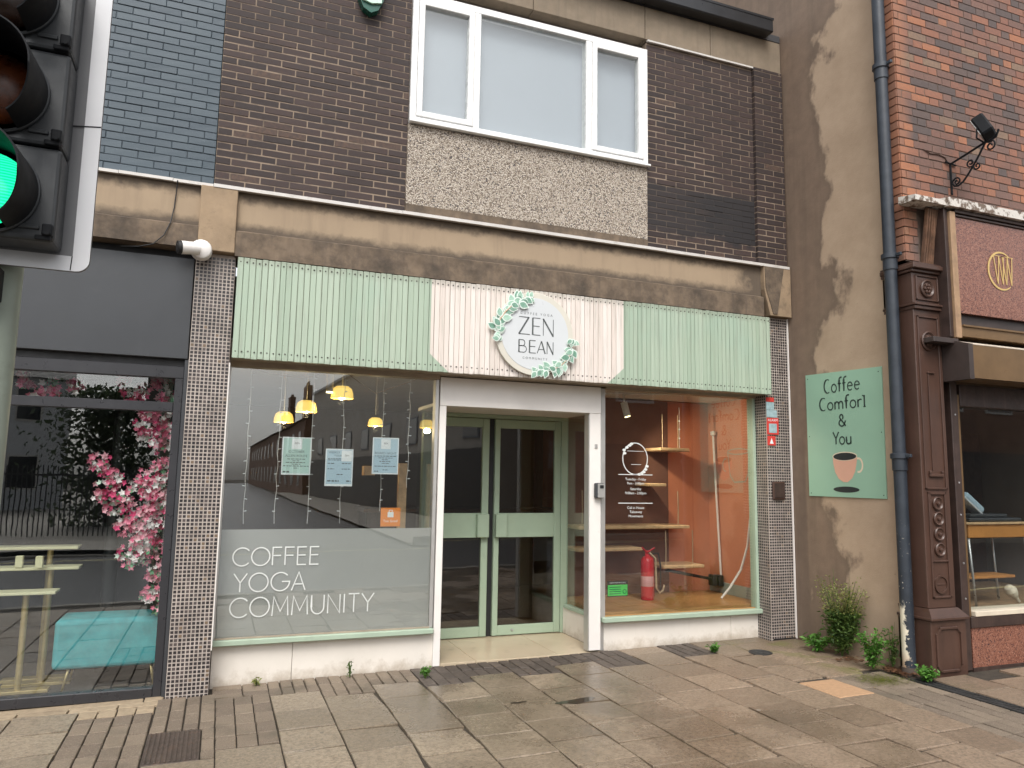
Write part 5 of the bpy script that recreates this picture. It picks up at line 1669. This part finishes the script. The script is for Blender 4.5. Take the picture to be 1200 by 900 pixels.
MB().tube([(5.235, 1.055, 2.12), (5.25, 1.03, 1.4), (5.262, .99, .56)], .012, 8).build('tube', 'white_plastic', t)
MB().lathe([(.001, -.03), (.03, -.02), (.03, .02), (.001, .03)], (5.235, 1.055, 2.14), 'z', 10).build('end_cap', 'white_plastic', t)
t = thing('white_hose', (5.2, .5, .4), 'bent white pipe bowing out from the terracotta wall', 'tube')
MB().tube([(5.255, .37, 1.98), (5.22, .335, 1.80), (5.22, .375, 1.46), (5.22, .408, 1.284), (5.22, .476, .927), (5.18, .54, .68), (5.08, .60, .49), (5.0, .64, .38)], .012, 8).build('tube', 'white_plastic', t)
t = thing('wall_mural', (5.28, .65, 1.6), 'faint pale outline of a plain mug painted on the terracotta wall', 'painting')
mb = MB()
PMu = lambda a, b, h: (5.2845 - h, a, b)
mb.ribbon([(.50, 1.93), (.52, 1.68), (.57, 1.60), (.75, 1.59), (.82, 1.66), (.86, 1.92)], .016, PMu); mb.ribbon(arc(.68, 1.925, .18, .03, 0, 360, 20), .012, PMu); mb.ribbon(arc(.90, 1.78, .05, .07, -100, 110, 10), .016, PMu)
mb.build('outline', 'sill_beige', t)
t = thing('track_spot', (4.0, .75, 2.4), 'white track spot lamp, lit, under the ceiling of the right window', 'spot lamp')
p0 = Vector((3.90, .75, 2.40)); dd = Vector((.22, -.12, -.97)).normalized()
MB().cyl(p0, p0 + dd * .15, .036, n=16).build('housing', 'white_plastic', t)
MB().cyl(p0 + dd * .151, p0 + dd * .158, .030, n=14).build('lamp_face', 'bulb_glow', t)
MB().cyl(p0 + dd * .03, (3.90, .75, 2.49), .009, n=8).build('stem', 'white_plastic', t)
l = bpy.data.lights.new('spot_light', 'SPOT'); l.energy = 42; l.color = (1, .86, .62); l.spot_size = R(95); l.spot_blend = .6; l.shadow_soft_size = .03
lo = bpy.data.objects.new('spot_light', l); COL.objects.link(lo); lo.parent = t
lo.location = p0 + dd * .17 - wloc(t); lo.rotation_euler = (-Vector((.9, .0, -.5)).normalized()).to_track_quat('Z', 'Y').to_euler()
mb = MB().tube([(3.40, .40, 2.43), (3.62, .40, 2.445), (3.9, .4, 2.455), (4.25, .4, 2.47)], .008, 6)
tag(mb.build('ceiling_cable', 'white_plastic'), 'white cable pinned along the top of the right window', 'cable')

# ================================================================== BEHIND THE FAR LEFT WINDOW
tb = thing('teal_bench', (-.75, .6, 0), 'teal velvet upholstered bench on thin gold legs', 'bench')
MB().box(-1.06, -.32, .42, .80, .14, .50, .035, 3).build('seat', 'teal_velvet', tb)
for x, y in ((-.95, .46), (-.40, .46), (-.95, .76), (-.40, .76)):
    MB().tube([(x, y, .145), (x - .03 * (1 if x < -.7 else -1), y, -.01)], .010, 6).build('leg', 'gold_leg', tb)
pt = MB().cyl((-.79, 1.0, -.01), (-.79, 1.0, 2.6), .055, n=16).build('dark_post', 'blackish')
tag(pt, 'dark speckled post standing behind the teal bench', 'post')
for (x0, x1, y, z, lab) in ((-1.75, -1.00, .85, .985, 'gold table with cream top, farthest back in the left shop'), (-1.85, -.96, .70, .845, 'gold table with cream top, middle of the three'), (-1.80, -1.07, .50, .690, 'gold table with cream top nearest the glass')):
    t = thing('cafe_table', ((x0 + x1) / 2, y, 0), lab, 'table', 'cream and gold tables in the left shop')
    MB().box(x0, x1, y - .08, y + .10, z, z + .022, .004).build('tabletop', 'cream_top', t)
    for xx in (x0 + .12, x1 - .20):
        MB().cyl((xx, y, -.01), (xx, y, z), .022, n=12).build('leg', 'gold_leg', t)
    MB().box(x1 - .45, x1 + .0, y - .05, y + .05, -.011, .012, .003).build('foot', 'gold_leg', t)
for (x, z, y) in ((-1.36, .87, .63), (-1.22, .855, .58)):
    t = thing('napkin_holder', (x, y, .868), 'small cream %s block on the middle gold table' % ('left' if x < -1.3 else 'right'), 'block')
    MB().box(x - .025, x + .025, y - .02, y + .02, .868, .955, .004).build('block', 'cream_top', t)
# blossom garland
bg_ = thing('blossom_garland', (-.5, .4, 0), 'garland of pink and white artificial blossom hanging in the left shop window', 'flowers')
rr = random.Random(5)
cl_ = [(-.45, 2.30, .12), (-.63, 2.20, .10), (-.50, 2.02, .13), (-.40, 1.86, .12), (-.55, 1.90, .08), (-.83, 1.66, .075), (-.77, 1.53, .09), (-.70, 1.38, .12), (-.50, 1.50, .13), (-.38, 1.62, .11), (-.56, 1.22, .14), (-.42, 1.28, .12),
       (-.46, 1.04, .13), (-.58, .98, .09), (-.40, .82, .07), (-.37, .68, .07), (-.39, 1.45, .1), (-.83, 1.42, .05), (-.36, .58, .05), (-.57, .93, .06), (-.44, .68, .05),
       (-.36, 2.1, .1), (-.72, 2.30, .06), (-1.38, 2.26, .07), (-1.22, 2.22, .07), (-1.05, 2.24, .06), (-1.30, 2.14, .04)]
mb = MB()
for (cx, cz, r_) in cl_:
    for k in range(int(4600 * r_ * r_ + 24)):
        v = Vector((rr.gauss(0, .6), rr.gauss(0, .5), rr.gauss(0, .6)))
        if v.length > 1.15: continue
        c = Vector((cx, .36, cz)) + v * r_
        c.x = min(c.x, -.30); c.y = max(.17, min(.7, c.y))
        nrm = Vector((rr.uniform(-.8, .8), -1, rr.uniform(-.7, .7))).normalized()
        e = nrm.orthogonal().normalized(); f = nrm.cross(e)
        s_ = rr.uniform(.018, .034)
        a0 = rr.uniform(0, 6)
        ring = []
        cen = mb.b.verts.new(c + nrm * s_ * -.3)
        for p in range(10):
            a = a0 + p * math.pi / 5
            q = s_ * (1.0 if p % 2 else .55)
            ring.append(mb.b.verts.new(c + (e * math.cos(a) + f * math.sin(a)) * q + nrm * (.35 * s_ if p % 2 else 0)))
        for p in range(10): mb.b.faces.new((cen, ring[p], ring[(p + 1) % 10]))
mb.build('blossom', 'blossom', bg_, kind='stuff')
mb = MB()
mb.tube([(-.38, .45, 2.55), (-.42, .42, 2.0), (-.48, .40, 1.5), (-.46, .38, 1.1), (-.38, .36, .6)], .010, 6)
mb.tube([(-.38, .45, 2.5), (-.8, .42, 2.38), (-1.45, .40, 2.22)], .008, 6)
mb.tube([(-.48, .40, 1.5), (-.66, .38, 1.42), (-.84, .36, 1.68)], .006, 6); mb.tube([(-.42, .42, 2.05), (-.64, .4, 2.22)], .006, 6)
mb.build('branch', 'twig', bg_)

# ================================================================== BEHIND THE RIGHT SHOP'S GLASS
dk = thing('wooden_desk', (7.1, -1.0, .5), 'small orange wooden desk with steel legs in the right shop window', 'desk')
MB().box(6.42, 7.18, -1.12, -.80, 1.12, 1.24, .006).build('drawer_box', 'desk_wood', dk)
MB().box(6.38, 7.24, -1.14, -.78, 1.242, 1.262, .004).build('top', 'shelf_wood', dk)
for x, y in ((7.19, -1.10), (6.44, -1.10), (7.12, -.82), (6.44, -.82)):
    MB().tube([(x, y, 1.12), (x + .05, y, .50)], .012, 6).build('leg', 'steel', dk)
MB().box(6.42, 7.1, -1.05, -.82, .74, .765, .004).build('lower_shelf', 'desk_wood', dk)
t = thing('folded_clothes', (6.8, -.95, 1.262), 'dark folded garment lying on the orange desk', 'clothes')
mb = MB().box(6.50, 7.2, -1.08, -.84, 1.264, 1.30, .012, 2).box(6.55, 7.05, -1.05, -.86, 1.301, 1.335, .012, 2); mb.build('cloth', 'charcoal', t)
t = thing('white_shoe', (6.62, -.95, 1.34), 'blue and white trainer resting on the dark clothes', 'shoe')
b_ = MB().box(-.14, .14, -.045, .045, -.03, .03, .02, 2)
m2 = MB(); m2.join(b_.b, Matrix.Translation((6.66, -.98, 1.44)) @ Matrix.Rotation(R(35), 4, 'Y')); m2.build('upper', 'paper_blue', t)
b_ = MB().box(-.15, .15, -.05, .05, -.05, -.032, .006); m2 = MB(); m2.join(b_.b, Matrix.Translation((6.66, -.98, 1.44)) @ Matrix.Rotation(R(35), 4, 'Y')); m2.build('sole', 'paper_white', t)
t = thing('light_bulb', (6.86, -1.2, .552), 'cream lamp bulb lying on the window floor under the desk', 'bulb')
MB().lathe([(.001, 0), (.03, .01), (.05, .05), (.042, .10), (.022, .14), (.016, .20), (.001, .205)], (0, 0, 0), 'z', 14)
b_ = MB().lathe([(.001, 0), (.035, .01), (.052, .05), (.042, .10), (.022, .14), (.016, .19), (.001, .195)], (0, 0, 0), 'z', 14)
m2 = MB(); m2.join(b_.b, Matrix.Translation((6.78, -1.2, .69)) @ Matrix.Rotation(R(138), 4, 'Y')); m2.build('glass_bulb', 'cream_sill', t)

# ================================================================== PLANTS
def leafy(name, loc, lab, n, hgt, rad, mat, seed, ls=(.03, .055), stems=9, cat='plant', top=None, squash=.6):
    rr = random.Random(seed)
    t = thing(name, loc, lab, cat)
    mb, sm, tp = MB(), MB(), MB()
    L = Vector(loc)
    for s_ in range(stems):
        a = rr.uniform(0, 2 * math.pi)
        rr_ = rad * rr.uniform(.25, 1)
        h = hgt * rr.uniform(.55, 1)
        end = Vector((math.cos(a) * rr_ * squash, math.sin(a) * rr_, h))
        end.x = min(end.x, .30)
        mid = end * .5 + Vector((0, 0, h * .12))
        sm.tube([L, L + mid, L + end], .004, 5, .002)
        for k in range(n // stems):
            u = rr.uniform(.12, 1)
            p = (mid * (2 * u) if u < .5 else mid + (end - mid) * (2 * u - 1)) + Vector((rr.uniform(-.05, .05), rr.uniform(-.05, .05), rr.uniform(-.03, .03))) * (hgt / .5)
            if p.z < .01: p.z = .01
            d = Vector((rr.uniform(-1, 1), rr.uniform(-1, 1), rr.uniform(-.4, .7))).normalized()
            w = d.cross(Vector((rr.uniform(-.4, .4), rr.uniform(-.4, .4), 1))).normalized()
            l = rr.uniform(*ls)
            isd = top and p.z > top * hgt
            B = tp if isd else mb
            if isd: l *= .55
            q = L + p
            up = Vector((0, 0, l * .15))
            a_, b_2, c_, d_ = q, q + d * l * .5 + w * l * .27 + up, q + d * l, q + d * l * .5 - w * l * .27 + up
            va = [B.b.verts.new(v) for v in (a_, b_2, c_, d_)]
            B.b.faces.new((va[0], va[1], va[2])); B.b.faces.new((va[0], va[2], va[3]))
    for k in range(max(2, stems // 3)):
        a = rr.uniform(0, 6.28); q_ = Vector((min(.06, math.cos(a) * rad * .7 * squash), math.sin(a) * rad * .8, hgt * rr.uniform(.5, 1.12)))
        sm.tube([L, L + q_ * .55 + Vector((0, 0, .02)), L + q_], .0022, 4, .001)
    sm.build('stem', 'twig' if cat != 'plant' else 'leaf_dark', t)
    mb.build('leaves', mat, t, kind='stuff', recalc=False)
    if top: tp.build('seed_heads', 'leaf_seed', t, kind='stuff', recalc=False)
    return t
leafy('bushy_weed', (5.27, -.72, G(5.3)), 'tall bushy green weed with yellowish tops against the beige wall', 2600, .68, .25, 'leaf_dark', 3, (.03, .06), 30, top=.55)
leafy('fern_weed', (5.18, -.52, G(5.2)), 'low fern like weed spreading left of the tall bushy weed', 160, .17, .20, 'leaf_bright', 8, (.04, .075), 12)
leafy('nettle_weed', (5.15, -1.17, G(5.15)), 'bright green leafy weed left of the downpipe foot', 330, .32, .14, 'leaf_bright', 5, (.03, .06), 14)
leafy('dark_weed', (5.34, -1.20, G(5.34)), 'darker weed close to the wall beside the downpipe', 110, .36, .08, 'leaf_dark', 6, (.03, .055), 6)
leafy('drain_weed', (5.25, -1.60, G(5.25)), 'low bright green weed at the top of the black drain', 260, .10, .14, 'leaf_bright', 9, (.03, .05), 14)
leafy('slab_weed', (4.28, -.22, G(4.28)), 'small green weed between the slabs before the right stall riser', 130, .075, .08, 'leaf_bright', 10, (.025, .045), 9)
leafy('paver_weed', (1.61, -.14, G(1.61)), 'small yellowish green weed in the pavers left of the doorstep', 90, .085, .06, 'leaf_bright', 11, (.02, .04), 8)
leafy('wall_weed', (1.06, .10, G(1.06)), 'thin wispy weed at the foot of the left stall riser', 40, .13, .04, 'leaf_dark', 12, (.015, .03), 5)
leafy('grass_tuft', (.36, .12, G(.36)), 'dry yellow tuft at the foot of the white stall riser', 40, .06, .05, 'leaf_seed', 13, (.02, .04), 5)
# dead leaves and moss
def litter(name, n, x0, x1, y0, y1, mat, lab, seed, s=(.015, .035), zz=.004, curl=.6):
    rr = random.Random(seed); mb = MB()
    for k in range(n):
        x = x0 + (x1 - x0) * (rr.random() + rr.random()) / 2; y = y0 + (y1 - y0) * (rr.random() + rr.random()) / 2
        q = Vector((x, y, G(x) + zz + rr.uniform(0, .012) * curl)); l = rr.uniform(*s); a = rr.uniform(0, 6.3)
        d = Vector((math.cos(a), math.sin(a), rr.uniform(-.2, .5) * curl)); w = Vector((-math.sin(a), math.cos(a), rr.uniform(-.3, .3) * curl))
        va = [mb.b.verts.new(v) for v in (q, q + d * l * .5 + w * l * .3, q + d * l, q + d * l * .5 - w * l * .3)]
        mb.b.faces.new((va[0], va[1], va[2])); mb.b.faces.new((va[0], va[2], va[3]))
    return tag(mb.build(name, mat, None, recalc=False), lab, 'litter', kind='stuff')
litter('dead_leaves', 260, 5.16, 5.42, -1.50, -1.12, 'dead_leaf', 'brown dead leaves heaped round the downpipe foot', 1, (.02, .045), .004)
litter('dead_leaves', 60, 5.05, 5.4, -1.0, -.75, 'dead_leaf', 'pale dead leaves below the tall weed', 2, (.02, .05))
litter('moss', 1500, 4.72, 5.2, -1.62, -1.24, 'moss', 'yellow green moss creeping over the pavers by the drain', 3, (.006, .016), .001, .25)
litter('crumbs', 26, 2.0, 5.0, -2.4, -.3, 'light_paver', 'pale crumbs scattered on the slabs', 4, (.008, .018), .002, .1)
litter('leaf_crumbs', 20, 5.36, 5.46, -.10, .04, 'dead_leaf', 'dry leaf bits at the foot of the right mosaic column', 7, (.02, .04))

# ================================================================== FAR SIDE OF THE STREET (seen mirrored in the glass)
def far(name, lab, p0, p1, h, depth, mat, wins, roofpitch=0, chim=(), base=None, wmat='far_glass', trim='far_trim'):
    """a block whose front runs p0 -> p1 and faces the camera's street; wins = (along, width, z0, z1)"""
    a, b = Vector((*p0, 0)), Vector((*p1, 0))
    d = (b - a); L = d.length; d.normalize()
    nv = Vector((d.y, -d.x, 0))                        # outward
    t = thing(name, (a.x, a.y, -.2), lab, 'building')
    P = lambda u, v, z: a + d * u + nv * v + Vector((0, 0, z))
    def bx(B, u0, u1, v0, v1, z0, z1):
        vs_ = [B.b.verts.new(P(u, v, z)) for u in (u0, u1) for v in (v0, v1) for z in (z0, z1)]
        for f in ((0, 1, 3, 2), (4, 6, 7, 5), (0, 4, 5, 1), (2, 3, 7, 6), (0, 2, 6, 4), (1, 5, 7, 3)): B.b.faces.new([vs_[i] for i in f])
        return B
    bx(MB(), 0, L, -depth, 0, -.2, h).build('wall', mat, t)
    if roofpitch:
        MB().prism([P(-.1, .25, h + .002), P(-.1, -depth / 2, h + roofpitch), P(-.1, -depth - .25, h + .002)], d * (L + .2)).build('roof', 'far_slate', t)
    else:
        bx(MB(), -.05, L + .05, -depth, .12, h + .002, h + .2).build('parapet', trim, t)
    for (u, w, z0, z1) in wins:
        f = bx(MB(), u, u + w, -.02, .04, z0, z1).build('window', trim, t)
        bx(MB(), u + .07, u + w - .07, .041, .05, z0 + .07, z1 - .07).build('pane', wmat, f)
    for (u, w, ch) in chim:
        c = bx(MB(), u, u + w, -depth / 2 - .35, -depth / 2 + .35, h + roofpitch * .6, h + roofpitch + ch).build('chimney', mat, t)
        mb = MB()
        for k in range(3):
            q = P(u + w * (.22 + .28 * k), -depth / 2, h + roofpitch + ch)
            mb.cyl(q, q + Vector((0, 0, .45)), .12, .10, 10)
        mb.build('chimney_pot', 'far_brick', c)
    if base:
        bx(MB(), .02, L - .02, .002, .06, -.2, base).build('shopfront', 'far_dark', t)
    return t
far('grey_block', 'grey flat roofed block across the road with a band of dark cladding', (8.3, -15), (6.2, -50), 7.4, 9, 'far_grey', [(1 + i * 4.2, 1.6, 2.95, 4.1) for i in range(8)], base=2.6, trim='far_clad')
far('brick_terrace', 'brown brick terrace with tall chimneys across the road', (5.9, -52), (4.4, -120), 5.8, 9, 'far_brick', [(2 + i * 4.8, 1.4, 3.4, 5.0) for i in range(13)] + [(2 + i * 4.8, 1.6, .7, 2.4) for i in range(13)], 2.6, [(34, 3.5, 4.0), (52, 3.0, 4.2), (62, 2.4, 2.2)])
far('long_brick_block', 'long dark brick block with pale shop fascia across the road', (24, -13.0), (9.8, -12.2), 6.4, 9, 'far_brick', [(.8 + i * 2.3, 1.3, 3.8, 5.2) for i in range(6)], 2.2, [], base=2.6)
far('white_house', 'white painted house with dark door across the road', (-6, -30), (-18, -28), 5.4, 8, 'far_white', [(1.0, 1.0, 3.6, 5.0), (3.6, 1.0, 3.6, 5.0), (6.4, 1.0, 3.6, 5.0), (1.0, 1.1, .8, 2.2), (3.7, 1.1, -.1, 2.2), (6.4, 1.1, .8, 2.2)], 2.4, [(1.5, 1.1, 1.2)])

# railings and hedge before the white house
ra = thing('iron_railings', (-5, -15.5, 0), 'black iron railings across the road before the white house', 'railings')
mb = MB()
for i in range(70):
    x = -9.5 + i * .11
    mb.box(x, x + .025, -15.5, -15.475, -.1, 1.7)
mb.build('bar', 'far_dark', ra, kind='stuff')
MB().box(-9.6, -1.7, -15.51, -15.465, 1.45, 1.50).build('rail', 'far_dark', ra)
he = thing('hedge', (-3.2, -19, 0), 'dark hedge beside the white house across the road', 'hedge')
rr = random.Random(3); mb = MB()
for k in range(5000):
    v = Vector((rr.gauss(0, 1), rr.gauss(0, .6), rr.random()))
    q = Vector((-3.0 + v.x * .75, -19 + v.y * .6, 4.2 * v.z ** .8 - .1)); l = rr.uniform(.1, .25)
    d = Vector((rr.uniform(-1, 1), rr.uniform(-1, 1), rr.uniform(-1, 1))).normalized(); w = d.orthogonal().normalized()
    mb.b.faces.new([mb.b.verts.new(p) for p in (q, q + d * l * .5 + w * l * .3, q + d * l, q + d * l * .5 - w * l * .3)])
mb.build('foliage', 'hedge', he, kind='stuff', recalc=False)
MB().tube([(-3.0, -19, -.1), (-3.0, -19, 3.5)], .12, 8, .05).build('trunk', 'twig', he)
